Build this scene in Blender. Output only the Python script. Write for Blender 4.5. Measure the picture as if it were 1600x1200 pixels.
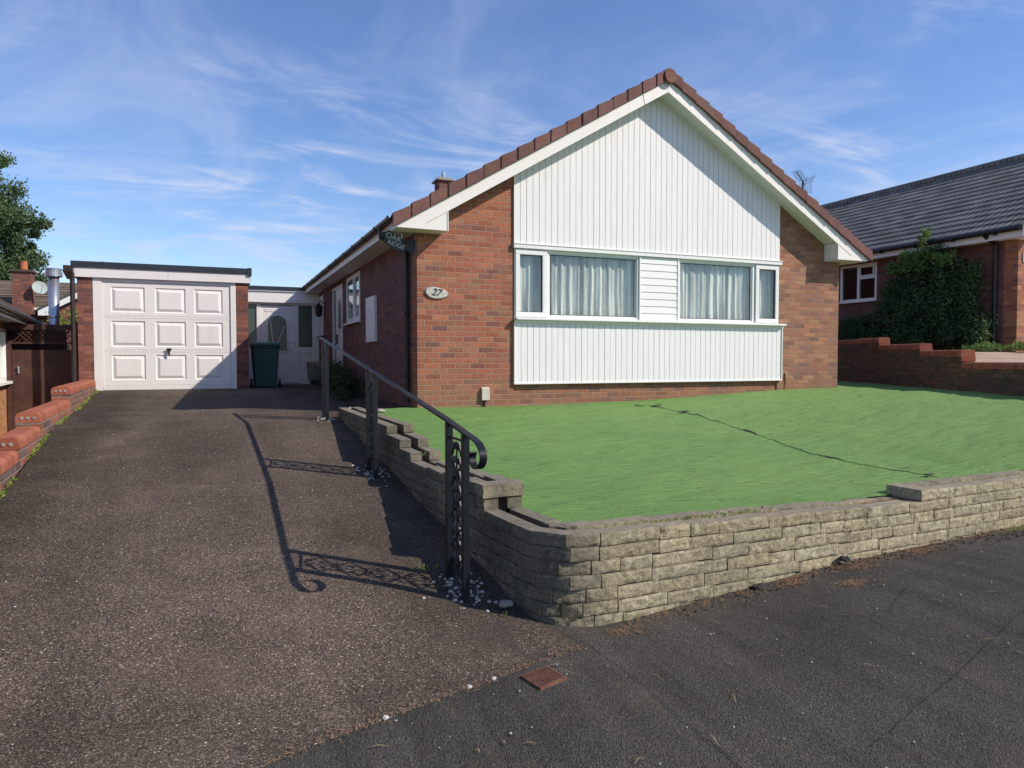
import bpy, bmesh, math, random
from mathutils import Vector, Matrix, noise as mnoise
R = math.radians
random.seed(7)
scene = bpy.context.scene
for o in list(bpy.data.objects): bpy.data.objects.remove(o, do_unlink=True)
COL = scene.collection

# ------------------------------------------------------------------ camera
TH = R(22.7); PT = math.atan(38/1111.)
EYE = Vector((-2.579, -9.544, 1.55))
fw = Vector((math.sin(TH)*math.cos(PT), math.cos(TH)*math.cos(PT), -math.sin(PT)))
cam = bpy.data.cameras.new('camera'); cam_o = bpy.data.objects.new('camera', cam); COL.objects.link(cam_o)
cam_o.location = EYE; cam_o.rotation_euler = fw.to_track_quat('-Z', 'Y').to_euler()
cam.sensor_width = 36; cam.lens = 1111/1600*36; cam.clip_start = .05; cam.clip_end = 2000
scene.camera = cam_o
# ------------------------------------------------------------------ light
SUN = Vector((1.04, -.77, 1.0)).normalized()
EL = math.asin(SUN.z); AZ = math.atan2(SUN.x, SUN.y)
sl = bpy.data.lights.new('sun', 'SUN'); sl.energy = 3.9; sl.angle = R(.55); sl.color = (1, .91, .80)
so = bpy.data.objects.new('sun', sl); COL.objects.link(so)
so.rotation_euler = (-SUN).to_track_quat('-Z', 'Y').to_euler(); so.location = (20, -20, 30)
scene.view_settings.view_transform = 'Standard'; scene.view_settings.look = 'None'
scene.view_settings.exposure = 0.5; scene.view_settings.gamma = 1
world = bpy.data.worlds.new('World'); scene.world = world; world.use_nodes = True
def build_world():
    nt = world.node_tree; n = nt.nodes; l = nt.links; n.clear()
    out = n.new('ShaderNodeOutputWorld'); bg = n.new('ShaderNodeBackground'); bg.inputs[1].default_value = .10
    sky = n.new('ShaderNodeTexSky'); sky.sky_type = 'NISHITA'; sky.sun_disc = False
    sky.sun_elevation = EL; sky.sun_rotation = AZ; sky.altitude = 100; sky.air_density = 1.0; sky.dust_density = .1; sky.ozone_density = 3.0
    tc = n.new('ShaderNodeTexCoord'); sep = n.new('ShaderNodeSeparateXYZ'); l.new(tc.outputs['Generated'], sep.inputs[0])
    # project direction on a cloud layer plane
    zc = n.new('ShaderNodeMath'); zc.operation = 'MAXIMUM'; zc.inputs[1].default_value = .03; l.new(sep.outputs[2], zc.inputs[0])
    za = n.new('ShaderNodeMath'); za.operation = 'ADD'; za.inputs[1].default_value = .12; l.new(zc.outputs[0], za.inputs[0])
    comb = n.new('ShaderNodeCombineXYZ')
    for i in (0, 1):
        d = n.new('ShaderNodeMath'); d.operation = 'DIVIDE'; l.new(sep.outputs[i], d.inputs[0]); l.new(za.outputs[0], d.inputs[1]); l.new(d.outputs[0], comb.inputs[i])
    def layer(rot, scl, detail, lo, hi, dist):
        mp = n.new('ShaderNodeMapping'); mp.inputs['Rotation'].default_value = (0, 0, rot); mp.inputs['Scale'].default_value = scl
        l.new(comb.outputs[0], mp.inputs[0])
        tx = n.new('ShaderNodeTexNoise'); tx.inputs['Scale'].default_value = 1; tx.inputs['Detail'].default_value = detail; tx.inputs['Roughness'].default_value = .6
        tx.inputs['Distortion'].default_value = dist
        l.new(mp.outputs[0], tx.inputs['Vector'])
        mr = n.new('ShaderNodeMapRange'); mr.interpolation_type = 'SMOOTHSTEP'
        mr.inputs[1].default_value = lo; mr.inputs[2].default_value = hi; l.new(tx.outputs[0], mr.inputs[0])
        return mr.outputs[0]
    a = layer(R(32), (1.3, 2.9, 1), 11, .42, .76, 1.5)
    b = layer(R(-20), (.55, 1.2, 1), 6, .40, .66, .4)
    m = n.new('ShaderNodeMath'); m.operation = 'MULTIPLY'; l.new(a, m.inputs[0]); l.new(b, m.inputs[1])
    c = layer(R(48), (1.3, .75, 1), 10, .42, .80, 1.4)
    s = n.new('ShaderNodeMath'); s.operation = 'MULTIPLY_ADD'; s.inputs[1].default_value = .42; l.new(c, s.inputs[0]); l.new(m.outputs[0], s.inputs[2])
    s2 = n.new('ShaderNodeMath'); s2.operation = 'MULTIPLY_ADD'; s2.inputs[1].default_value = .95; s2.inputs[2].default_value = .07; s2.use_clamp = True; l.new(s.outputs[0], s2.inputs[0])
    hs = n.new('ShaderNodeHueSaturation'); hs.inputs['Saturation'].default_value = 1.2; hs.inputs['Value'].default_value = 1.16; hs.inputs['Hue'].default_value = .511; l.new(sky.outputs[0], hs.inputs['Color'])
    mix = n.new('ShaderNodeMixRGB'); l.new(s2.outputs[0], mix.inputs[0]); l.new(hs.outputs[0], mix.inputs[1]); mix.inputs[2].default_value = (4.9, 5.3, 6.6, 1)
    l.new(mix.outputs[0], bg.inputs[0]); l.new(bg.outputs[0], out.inputs[0])
build_world()

# ------------------------------------------------------------------ helpers
class MB:
    def __init__(s, T=None): s.v = []; s.f = []; s.c = []; s.T = T
    def av(s, p):
        p = Vector(p); s.v.append(s.T(p) if s.T else p); return len(s.v)-1
    def poly(s, pts, c=None):
        s.f.append([s.av(p) for p in pts]); s.c.append(c)
    def hexa(s, b, t, c=None):           # b,t: 4 pts each, ccw from above
        i = [s.av(p) for p in b]; j = [s.av(p) for p in t]
        F = [i[::-1], j] + [[i[k], i[(k+1) % 4], j[(k+1) % 4], j[k]] for k in range(4)]
        s.f += F; s.c += [c]*6
    def box(s, x0, x1, y0, y1, z0, z1, c=None):
        x0, x1 = sorted((x0, x1)); y0, y1 = sorted((y0, y1)); z0, z1 = sorted((z0, z1))
        s.hexa([(x0,y0,z0),(x1,y0,z0),(x1,y1,z0),(x0,y1,z0)], [(x0,y0,z1),(x1,y0,z1),(x1,y1,z1),(x0,y1,z1)], c)
    def prism(s, pts, vec, c=None):
        vec = Vector(vec); n = len(pts)
        i = [s.av(p) for p in pts]; j = [s.av(Vector(p)+vec) for p in pts]
        s.f += [i[::-1], j] + [[i[k], i[(k+1) % n], j[(k+1) % n], j[k]] for k in range(n)]; s.c += [c]*(n+2)
    def tube(s, pts, r, n=8, c=None, caps=True):
        pts = [Vector(p) for p in pts]; rings = []
        for k, p in enumerate(pts):
            d = (pts[min(k+1, len(pts)-1)]-pts[max(k-1, 0)]).normalized()
            a = d.cross(Vector((0, 0, 1)))
            if a.length < .05: a = d.cross(Vector((1, 0, 0)))
            a.normalize(); b = d.cross(a); rr = r[k] if isinstance(r, (list, tuple)) else r
            rings.append([s.av(p+a*rr*math.cos(2*math.pi*q/n)+b*rr*math.sin(2*math.pi*q/n)) for q in range(n)])
        for k in range(len(rings)-1):
            for q in range(n):
                s.f.append([rings[k][q], rings[k][(q+1) % n], rings[k+1][(q+1) % n], rings[k+1][q]]); s.c.append(c)
        if caps:
            s.f.append(rings[0][::-1]); s.f.append(rings[-1]); s.c += [c, c]
    def ribbon(s, pts, side, w, t, c=None):   # flat bar: width w along side vec, thickness t
        side = Vector(side).normalized(); pts = [Vector(p) for p in pts]; rings = []
        for k, p in enumerate(pts):
            d = (pts[min(k+1, len(pts)-1)]-pts[max(k-1, 0)]).normalized(); nn = d.cross(side).normalized()
            rings.append([s.av(p+side*w/2*a+nn*t/2*b) for a, b in ((-1,-1),(1,-1),(1,1),(-1,1))])
        for k in range(len(rings)-1):
            for q in range(4):
                s.f.append([rings[k][q], rings[k][(q+1) % 4], rings[k+1][(q+1) % 4], rings[k+1][q]]); s.c.append(c)
        s.f.append(rings[0][::-1]); s.f.append(rings[-1]); s.c += [c, c]
    def lathe(s, c0, prof, n=16, c=None):
        c0 = Vector(c0); rings = [[s.av(c0+Vector((r*math.cos(2*math.pi*q/n), r*math.sin(2*math.pi*q/n), z))) for q in range(n)] for r, z in prof]
        for k in range(len(rings)-1):
            for q in range(n):
                s.f.append([rings[k][q], rings[k][(q+1) % n], rings[k+1][(q+1) % n], rings[k+1][q]]); s.c.append(c)
        s.f.append(rings[0][::-1]); s.f.append(rings[-1]); s.c += [c, c]
    def build(s, name, mat, parent=None, smooth=False, bevel=0, label=None):
        off = parent_world(parent)
        me = bpy.data.meshes.new(name); me.from_pydata([v-off for v in s.v], [], s.f)
        if any(c is not None for c in s.c):
            at = me.color_attributes.new('tint', 'FLOAT_COLOR', 'CORNER'); buf = []
            for p, c in zip(s.f, s.c):
                c = c or (.5, .5, .5); buf += list((c[0], c[1], c[2], 1))*len(p)
            at.data.foreach_set('color', buf)
        me.materials.append(mat); me.validate()
        bm = bmesh.new(); bm.from_mesh(me)
        if len(s.f) < 60000: bmesh.ops.recalc_face_normals(bm, faces=bm.faces)
        bm.to_mesh(me); bm.free()
        if smooth:
            for p in me.polygons: p.use_smooth = True
        o = bpy.data.objects.new(name, me); COL.objects.link(o)
        if parent: o.parent = parent
        if bevel:
            m = o.modifiers.new('bevel', 'BEVEL'); m.width = bevel; m.segments = 2; m.limit_method = 'ANGLE'
        if label: o['label'] = label
        return o
def parent_world(p):
    v = Vector((0, 0, 0))
    while p: v += p.location; p = p.parent
    return v
def thing(name, label, cat, loc, group=None):
    o = bpy.data.objects.new(name, None); COL.objects.link(o); o.location = loc; o.empty_display_size = .1
    o['label'] = label; o['category'] = cat
    if group: o['group'] = group
    return o
def tag(o, label, cat, group=None, kind=None):
    o['label'] = label; o['category'] = cat
    if group: o['group'] = group
    if kind: o['kind'] = kind
    return o
def struct(o, kind='structure'): o['kind'] = kind; return o
def interp(x, xs, ys):
    if x <= xs[0]: return ys[0]
    for a, b, c, d in zip(xs, xs[1:], ys, ys[1:]):
        if x <= b: return c+(d-c)*(x-a)/(b-a)
    return ys[-1]
def sstep(a, b, x): t = max(0, min(1, (x-a)/(b-a))); return t*t*(3-2*t)
def text_mesh(s, size, extr, mat_world, name, mat, parent, slant=0):
    cu = bpy.data.curves.new('txt', 'FONT'); cu.body = s; cu.size = size; cu.extrude = extr; cu.shear = slant
    cu.align_x = 'CENTER'; cu.align_y = 'CENTER'; cu.offset = size*.012
    o = bpy.data.objects.new('txt', cu); COL.objects.link(o); bpy.context.view_layer.update()
    me = bpy.data.meshes.new_from_object(o.evaluated_get(bpy.context.evaluated_depsgraph_get()))
    me.transform(Matrix.Translation(-parent_world(parent)) @ mat_world); bpy.data.objects.remove(o, do_unlink=True)
    me.materials.clear(); me.materials.append(mat)
    t = bpy.data.objects.new(name, me); COL.objects.link(t); t.parent = parent; return t

# ------------------------------------------------------------------ materials
class NT:
    def __init__(s, name):
        s.m = bpy.data.materials.new(name); s.m.use_nodes = True; s.t = s.m.node_tree; s.n = s.t.nodes; s.l = s.t.links; s.n.clear()
        s.out = s.n.new('ShaderNodeOutputMaterial'); s.b = s.n.new('ShaderNodeBsdfPrincipled'); s.l.new(s.b.outputs[0], s.out.inputs[0])
        g = s.n.new('ShaderNodeNewGeometry'); s.P = g.outputs['Position']; s.N = g.outputs['Normal']
    def set(s, i, v):
        if hasattr(v, 'links'): s.l.new(v, i)
        elif v is not None: i.default_value = v
    def math(s, op, a, b=None, c=None, clamp=False):
        n = s.n.new('ShaderNodeMath'); n.operation = op; n.use_clamp = clamp
        for i, v in enumerate((a, b, c)):
            if v is not None: s.set(n.inputs[i], v)
        return n.outputs[0]
    def sep(s, v): n = s.n.new('ShaderNodeSeparateXYZ'); s.l.new(v, n.inputs[0]); return n.outputs
    def comb(s, x=0, y=0, z=0):
        n = s.n.new('ShaderNodeCombineXYZ'); s.set(n.inputs[0], x); s.set(n.inputs[1], y); s.set(n.inputs[2], z); return n.outputs[0]
    def mapv(s, v, scale=(1,1,1), rot=(0,0,0), loc=(0,0,0)):
        n = s.n.new('ShaderNodeMapping'); s.l.new(v, n.inputs[0]); n.inputs['Scale'].default_value = scale; n.inputs['Rotation'].default_value = rot; n.inputs['Location'].default_value = loc; return n.outputs[0]
    def noise(s, v, scale, detail=4, rough=.55, dist=0, color=False):
        n = s.n.new('ShaderNodeTexNoise'); s.l.new(v, n.inputs['Vector']); n.inputs['Scale'].default_value = scale; n.inputs['Detail'].default_value = detail
        n.inputs['Roughness'].default_value = rough; n.inputs['Distortion'].default_value = dist; return n.outputs[1 if color else 0]
    def vor(s, v, scale, feature='F1', out='Color'):
        n = s.n.new('ShaderNodeTexVoronoi'); n.feature = feature; s.l.new(v, n.inputs['Vector']); n.inputs['Scale'].default_value = scale; return n.outputs[out]
    def white(s, v):
        n = s.n.new('ShaderNodeTexWhiteNoise'); n.noise_dimensions = '3D'; s.l.new(v, n.inputs['Vector']); return n.outputs
    def ramp(s, f, stops, interp='LINEAR'):
        n = s.n.new('ShaderNodeValToRGB'); s.l.new(f, n.inputs[0]); r = n.color_ramp; r.interpolation = interp
        while len(r.elements) < len(stops): r.elements.new(.5)
        for e, (p, c) in zip(r.elements, stops): e.position = p; e.color = (*c, 1) if len(c) == 3 else c
        return n.outputs[0]
    def rng(s, f, a, b, c=0, d=1, smooth=False):
        n = s.n.new('ShaderNodeMapRange'); s.set(n.inputs[0], f)
        if smooth: n.interpolation_type = 'SMOOTHSTEP'
        for i, v in enumerate((a, b, c, d)): s.set(n.inputs[i+1], v)
        return n.outputs[0]
    def mix(s, f, a, b, op='MIX'):
        n = s.n.new('ShaderNodeMixRGB'); n.blend_type = op
        for i, v in enumerate((f, a, b)):
            if isinstance(v, tuple) and len(v) == 3: v = (*v, 1)
            s.set(n.inputs[i], v)
        return n.outputs[0]
    def bump(s, h, strength=.5, dist=.01, prev=None):
        n = s.n.new('ShaderNodeBump'); s.l.new(h, n.inputs['Height']); n.inputs['Strength'].default_value = strength; n.inputs['Distance'].default_value = dist
        if prev is not None: s.l.new(prev, n.inputs['Normal'])
        return n.outputs[0]
    def fin(s, color, rough=.7, normal=None, spec=.3, metal=0):
        s.set(s.b.inputs['Base Color'], (*color, 1) if isinstance(color, tuple) and len(color) == 3 else color)
        s.set(s.b.inputs['Roughness'], rough); s.set(s.b.inputs['Specular IOR Level'], spec); s.set(s.b.inputs['Metallic'], metal)
        if normal is not None: s.l.new(normal, s.b.inputs['Normal'])
        return s.m
    def tint(s):
        n = s.n.new('ShaderNodeAttribute'); n.attribute_name = 'tint'; return n.outputs['Color']

def plain(name, col, rough=.6, spec=.3, var=.12, scale=6, bump=.15, metal=0, fine=60):
    t = NT(name); a = t.noise(t.P, scale, 5, .6); b = t.noise(t.P, fine, 3, .6)
    f = t.rng(a, .3, .7, 1-var, 1+var*.6); c = t.mix(1, (*col, 1), t.comb(f, f, f), 'MULTIPLY')
    return t.fin(c, t.rng(b, .3, .7, max(rough-.08, 0), min(rough+.08, 1)), t.bump(b, bump, .003), spec, metal)

def brick(name, pal, mortar=(.30,.27,.23), bw=.225, bh=.075, mw=.010, axis='xy', grime=None, dark=1.0, dirt=.35, wash=0):
    t = NT(name); x, y, z = t.sep(t.P)
    u = t.math('ADD', x, y)
    wob = t.noise(t.P, 9, 2); u = t.math('ADD', u, t.math('MULTIPLY', t.math('SUBTRACT', wob, .5), .008))
    z2 = t.math('ADD', z, t.math('MULTIPLY', t.math('SUBTRACT', t.noise(t.P, 7, 2), .5), .006))
    r = t.math('DIVIDE', z2, bh); row = t.math('FLOOR', r); fz = t.math('SUBTRACT', r, row)
    jit = t.math('MULTIPLY', t.white(t.comb(row, 3.3, 0))[0], .06)
    uu = t.math('ADD', t.math('ADD', t.math('DIVIDE', u, bw), t.math('MULTIPLY', t.math('MODULO', t.math('ADD', row, 1000), 2), .5)), jit)
    col = t.math('FLOOR', uu); fx = t.math('SUBTRACT', uu, col)
    ex = t.math('MULTIPLY', t.math('MINIMUM', fx, t.math('SUBTRACT', 1, fx)), bw)
    ez = t.math('MULTIPLY', t.math('MINIMUM', fz, t.math('SUBTRACT', 1, fz)), bh)
    e = t.math('MINIMUM', ex, ez)
    chip = t.math('MULTIPLY', t.math('SUBTRACT', t.noise(t.P, 45, 3), .5), .006); e = t.math('ADD', e, chip)
    mask = t.rng(e, mw*.35, mw*.65, 0, 1, True)
    w = t.white(t.comb(col, row, 1.7))
    k = len(pal); c = t.ramp(w[0], [(i/k, p) for i, p in enumerate(pal)], 'CONSTANT')
    n1 = t.noise(t.P, 28, 6, .65); n2 = t.noise(t.P, 170, 3, .6)
    f = t.math('MULTIPLY', t.rng(n1, .25, .75, 1-dirt, 1+dirt*.6), t.math('MULTIPLY', t.rng(n2, .3, .7, .82, 1.15), dark))
    f = t.math('MULTIPLY', f, t.rng(t.sep(w[1])[2], 0, 1, .82, 1.15))
    c = t.mix(1, c, t.comb(f, f, f), 'MULTIPLY')
    if wash: c = t.mix(t.math('MULTIPLY', t.rng(t.noise(t.P, 3.2, 5, .7), .45, .8), wash), c, (.30, .25, .21))
    if grime:
        z0, z1, gc = grime; g = t.rng(t.math('ADD', z, t.math('MULTIPLY', t.math('SUBTRACT', t.noise(t.P, 5, 5), .5), .5)), z0, z1, .38, 0, True)
        c = t.mix(g, c, gc)
    mc = t.mix(t.noise(t.P, 60, 3), tuple(q*.65 for q in mortar), tuple(q*1.25 for q in mortar))
    c = t.mix(mask, mc, c)
    h = t.math('ADD', t.math('MULTIPLY', mask, 1.6), t.math('MULTIPLY', n1, .35)); h = t.math('ADD', h, t.math('MULTIPLY', n2, .18))
    return t.fin(c, .88, t.bump(h, .8, .006), .15)

PAL_FRONT = [(.33,.118,.068), (.36,.13,.075), (.29,.100,.066), (.26,.10,.075), (.33,.15,.088), (.35,.125,.07), (.22,.095,.078), (.31,.11,.068), (.34,.12,.07), (.37,.14,.08), (.30,.13,.08), (.33,.11,.066)]
PAL_BUFF = [(.34,.165,.095), (.37,.18,.10), (.30,.13,.085), (.27,.135,.095), (.35,.19,.11), (.36,.155,.09), (.25,.125,.095), (.33,.16,.095)]
M_BRICK = brick('red multi stock brick', PAL_FRONT, (.36,.25,.19), grime=(.95, 1.45, (.20,.14,.085)), wash=.16)
M_BRICKF = brick('buff multi stock brick', PAL_BUFF, (.30,.21,.16), grime=(1.0, 1.35, (.20,.14,.085)), wash=.2)
M_BRICKS = brick('shaded side brick', [(.20,.095,.078), (.17,.085,.075), (.23,.10,.078), (.15,.08,.078)], (.16,.12,.10))  # darker copy of the house brick, with the side wall's shade in its colour
M_BRICKR = brick('buff red brick', [(.38,.16,.085), (.42,.19,.10), (.31,.12,.08), (.26,.12,.10), (.40,.20,.11), (.36,.14,.075)], (.30,.22,.16), dark=.95)
M_BRICKG = brick('garage dark red brick', [(.24,.09,.065), (.20,.08,.065), (.27,.10,.07), (.17,.08,.07), (.29,.115,.08)], (.18,.13,.11), dark=.95)
M_BRICKO = brick('orange brick', [(.45,.20,.075), (.50,.24,.10), (.40,.17,.07), (.44,.22,.12)], (.32,.25,.18))
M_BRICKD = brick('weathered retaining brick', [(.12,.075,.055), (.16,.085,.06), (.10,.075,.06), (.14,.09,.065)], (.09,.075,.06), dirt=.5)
M_BRICKL = brick('low wall brick', [(.17,.10,.08), (.22,.11,.08), (.14,.09,.08), (.28,.11,.07)], (.24,.20,.17), dirt=.4, mw=.012)

def upvc(name, col=(.74,.74,.715), stain=.10):
    t = NT(name); x, y, z = t.sep(t.P)
    streak = t.noise(t.mapv(t.P, (9, 9, 1.2)), 1.5, 5, .6); blot = t.noise(t.P, 2.2, 5, .65)
    f = t.math('MULTIPLY', t.rng(streak, .5, .85, 0, 1), t.rng(blot, .4, .7, 0, 1))
    c = t.mix(t.math('MULTIPLY', f, stain*3), (*col, 1), (col[0]*.62, col[1]*.58, col[2]*.48))
    g = t.rng(t.noise(t.P, 40, 3), .3, .7, .96, 1.02); c = t.mix(1, c, t.comb(g, g, g), 'MULTIPLY')
    return t.fin(c, t.rng(blot, .3, .7, .38, .55), t.bump(t.noise(t.P, 8, 2), .08, .004), .35)
M_WHITE = upvc('white upvc'); M_CLAD = upvc('white cladding', (.75,.735,.725), .2); M_BARGE = upvc('weathered white bargeboard', (.76,.73,.68), .34)
M_GROOVE = plain('dark groove', (.27,.27,.25))
M_GDOOR = upvc('cream white steel door', (.73,.70,.665), .22)
M_FELT = plain('black roof trim', (.025,.03,.042), .45, .4)
M_BLACK = plain('black plastic', (.012,.013,.016), .35, .5, bump=.05)
M_BROWNP = plain('dark brown plastic', (.035,.022,.022), .4, .45)
M_RAIL = plain('black painted iron', (.007,.010,.014), .42, .35, var=.2, scale=12, bump=.12, fine=90)
M_SILVER = plain('galvanised steel', (.55,.56,.58), .32, .5, metal=.85)
M_TERRA = plain('terracotta', (.42,.13,.06), .8)
M_SOIL = plain('soil', (.07,.05,.035), .95, .1, .5, 20, 1, fine=35)
M_CONC = plain('concrete', (.30,.28,.25), .9, .2, .35, 9, .6)
M_DARKROOM = plain('dark interior', (.03,.03,.035), .9, .1)

def verge_mat():
    t = NT('brown concrete verge tile'); c = t.mix(t.rng(t.noise(t.P, 7, 6, .7), .3, .7), (.115,.052,.045), (.175,.085,.07)); tt = t.tint()
    c = t.mix(1, c, t.mix(1, tt, (2, 2, 2), 'MULTIPLY'), 'MULTIPLY')
    n = t.noise(t.P, 90, 3); c = t.mix(t.rng(n, .66, .75, 0, .5), c, (.3,.25,.2)); return t.fin(c, .75, t.bump(n, .4, .003), .25)
M_VERGE = verge_mat()
def rooftile(name, a, b, colw=.30):
    t = NT(name); x, y, z = t.sep(t.P)
    uy = t.math('MULTIPLY', y, 2*math.pi/.15); wv = t.math('SINE', uy)
    n = t.noise(t.P, 3, 6, .7); n2 = t.noise(t.P, 60, 3)
    row = t.math('FLOOR', t.math('DIVIDE', z, .15)); cc = t.math('FLOOR', t.math('DIVIDE', t.math('ADD', y, t.math('MULTIPLY', x, .001)), colw))
    w = t.white(t.comb(cc, row, 0))[0]
    c = t.mix(t.rng(n, .3, .7), a, b); f = t.math('MULTIPLY', t.rng(w, 0, 1, .75, 1.25), t.rng(wv, -1, -.3, .55, 1, True)); c = t.mix(1, c, t.comb(f, f, f), 'MULTIPLY')
    c = t.mix(t.rng(t.noise(t.P, 25, 4), .63, .72, 0, .5), c, (.22,.22,.18))
    return t.fin(c, .8, t.bump(t.math('ADD', wv, t.math('MULTIPLY', n2, .3)), .5, .02), .25)
M_ROOFG = rooftile('grey concrete roof tile', (.125,.12,.115), (.20,.19,.18))
M_ROOFB = rooftile('brown roof tile', (.13,.095,.075), (.20,.155,.12))
M_ROOFR = rooftile('red brown roof tile', (.10,.055,.045), (.16,.085,.07))
def coping():
    t = NT('red bullnose coping'); c = t.mix(t.rng(t.noise(t.P, 14, 6, .7), .3, .7), (.24,.075,.046), (.34,.125,.075))
    c = t.mix(1, c, t.mix(1, t.tint(), (2, 2, 2), 'MULTIPLY'), 'MULTIPLY'); n = t.noise(t.P, 120, 3)
    c = t.mix(t.rng(t.noise(t.P, 5, 5), .6, .75, 0, .45), c, (.10,.07,.05)); return t.fin(c, .85, t.bump(n, .5, .003), .2)
M_COPING = coping()
def splitface():
    t = NT('split face walling block'); x, y, z = t.sep(t.P); nz = t.sep(t.N)[2]
    n1 = t.noise(t.P, 22, 8, .78); n2 = t.noise(t.P, 110, 6, .75); n3 = t.noise(t.P, 2.5, 6, .7)
    c = t.ramp(t.math('ADD', t.math('MULTIPLY', n1, .6), t.math('MULTIPLY', n2, .4)), [(.37, (.11,.095,.06)), (.44, (.33,.28,.175)), (.52, (.50,.43,.28)), (.62, (.72,.64,.46))])
    c = t.mix(1, c, t.mix(1, t.tint(), (2, 2, 2), 'MULTIPLY'), 'MULTIPLY')
    # darker towards the drive side, then soot patches all over
    leftside = t.rng(x, -.95, -.45, .75, 0, True)
    c = t.mix(t.math('MULTIPLY', t.rng(n3, .3, .55, .45, 1), leftside), c, (.085,.082,.07))
    c = t.mix(t.rng(t.noise(t.P, 2.6, 7, .75), .50, .70, 0, .6), c, (.16,.145,.12))
    top = t.rng(nz, .5, .9); c = t.mix(t.math('MULTIPLY', top, .6), c, t.mix(n1, (.17,.155,.13), (.36,.32,.26)))
    li = t.math('MULTIPLY', t.rng(t.noise(t.P, 55, 4, .6), .66, .70, 0, 1), t.rng(t.noise(t.P, 3, 3), .5, .62, 0, 1)); c = t.mix(li, c, (.62,.61,.55)); dk = t.math('MULTIPLY', t.rng(t.noise(t.P, 9, 7, .8), .55, .66), .6); c = t.mix(dk, c, (.10,.09,.07))
    sp = t.rng(t.vor(t.P, 90, out='Distance'), .05, .12, .8, 0); sp = t.math('MULTIPLY', sp, t.rng(n2, .5, .6)); c = t.mix(sp, c, (.68,.64,.54))
    h = t.math('ADD', t.math('MULTIPLY', n1, 1.0), t.math('MULTIPLY', n2, .55))
    return t.fin(c, .95, t.bump(h, 1.0, .022), .1)
M_SPLIT = splitface()
M_MORTAR = plain('dark joint', (.085,.075,.055), .95, .1, .4)
def drive():
    t = NT('driveway chippings'); x, y, z = t.sep(t.P)
    v = t.vor(t.P, 190); vd = t.vor(t.P, 190, out='Distance'); r = t.sep(v)[0]
    c = t.ramp(r, [(0, (.040,.033,.030)), (.20, (.072,.054,.043)), (.44, (.108,.080,.062)), (.70, (.155,.114,.087)), (.87, (.22,.168,.128)), (.965, (.35,.29,.23)), (.995, (.60,.55,.48))], 'CONSTANT')
    c2 = t.ramp(t.sep(t.vor(t.P, 300))[1], [(0, (.6,.6,.6)), (.5, (1,1,1)), (.85, (1.5,1.45,1.4))], 'CONSTANT')
    c = t.mix(1, c, c2, 'MULTIPLY')
    big = t.noise(t.P, .55, 5, .6); med = t.noise(t.P, 2.6, 5, .6)
    f = t.math('MULTIPLY', t.rng(big, .3, .7, .72, 1.22), t.rng(med, .3, .7, .85, 1.13))
    tr = t.noise(t.mapv(t.P, (1.6, .25, 1), (0, 0, R(-4))), 1.0, 3); f = t.math('MULTIPLY', f, t.rng(tr, .35, .65, .80, 1.14))
    left = t.rng(t.math('ADD', x, t.math('MULTIPLY', t.math('SUBTRACT', med, .5), .8)), -4.1, -3.3, .62, 1, True); f = t.math('MULTIPLY', f, left)
    c = t.mix(1, c, t.comb(f, f, f), 'MULTIPLY')
    moss = t.math('MULTIPLY', t.rng(x, -1.75, -1.1, 0, .8), t.rng(t.noise(t.P, 4, 5), .42, .6)); c = t.mix(moss, c, (.045,.042,.036))  # darker patches that build up towards the garden wall
    spr = t.rng(t.noise(t.P, 1.3, 4), .55, .7, 0, .25); c = t.mix(spr, c, (.13,.095,.065))
    h = t.math('ADD', t.math('MULTIPLY', vd, -1.0), t.math('MULTIPLY', t.noise(t.P, 220, 2), .5))
    return t.fin(c, .92, t.bump(h, .6, .004), .15)
M_DRIVE = drive()
def tarmac():
    t = NT('old tarmac'); x, y, z = t.sep(t.P)
    r = t.sep(t.vor(t.P, 170))[0]; c = t.ramp(r, [(0, (.032,.029,.026)), (.35, (.062,.055,.045)), (.7, (.092,.083,.067)), (.95, (.135,.123,.10)), (.997, (.34,.32,.28))], 'CONSTANT')
    c = t.mix(.35, c, t.ramp(t.noise(t.P, 260, 2), [(.35, (.02,.02,.02)), (.65, (.085,.08,.075))]))
    big = t.noise(t.P, .9, 6, .65); st = t.noise(t.mapv(t.P, (5, .5, 1), (0, 0, R(-4))), 1.3, 5, .6)
    f = t.math('MULTIPLY', t.rng(big, .3, .7, .74, 1.25), t.rng(st, .35, .65, .82, 1.18)); c = t.mix(1, c, t.comb(f, f, f), 'MULTIPLY')
    du = t.math('MULTIPLY', t.rng(t.noise(t.P, 1.7, 6, .7), .52, .72), .4); c = t.mix(du, c, (.115,.098,.070))
    rust = t.math('MULTIPLY', t.rng(t.noise(t.P, 6, 6, .7), .60, .74), .35); c = t.mix(rust, c, (.13,.075,.04))
    h = t.math('ADD', t.vor(t.P, 170, out='Distance'), t.math('MULTIPLY', t.noise(t.P, 40, 4), 1.2))
    return t.fin(c, .9, t.bump(h, .9, .006), .2)
M_TARMAC = tarmac()
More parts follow.
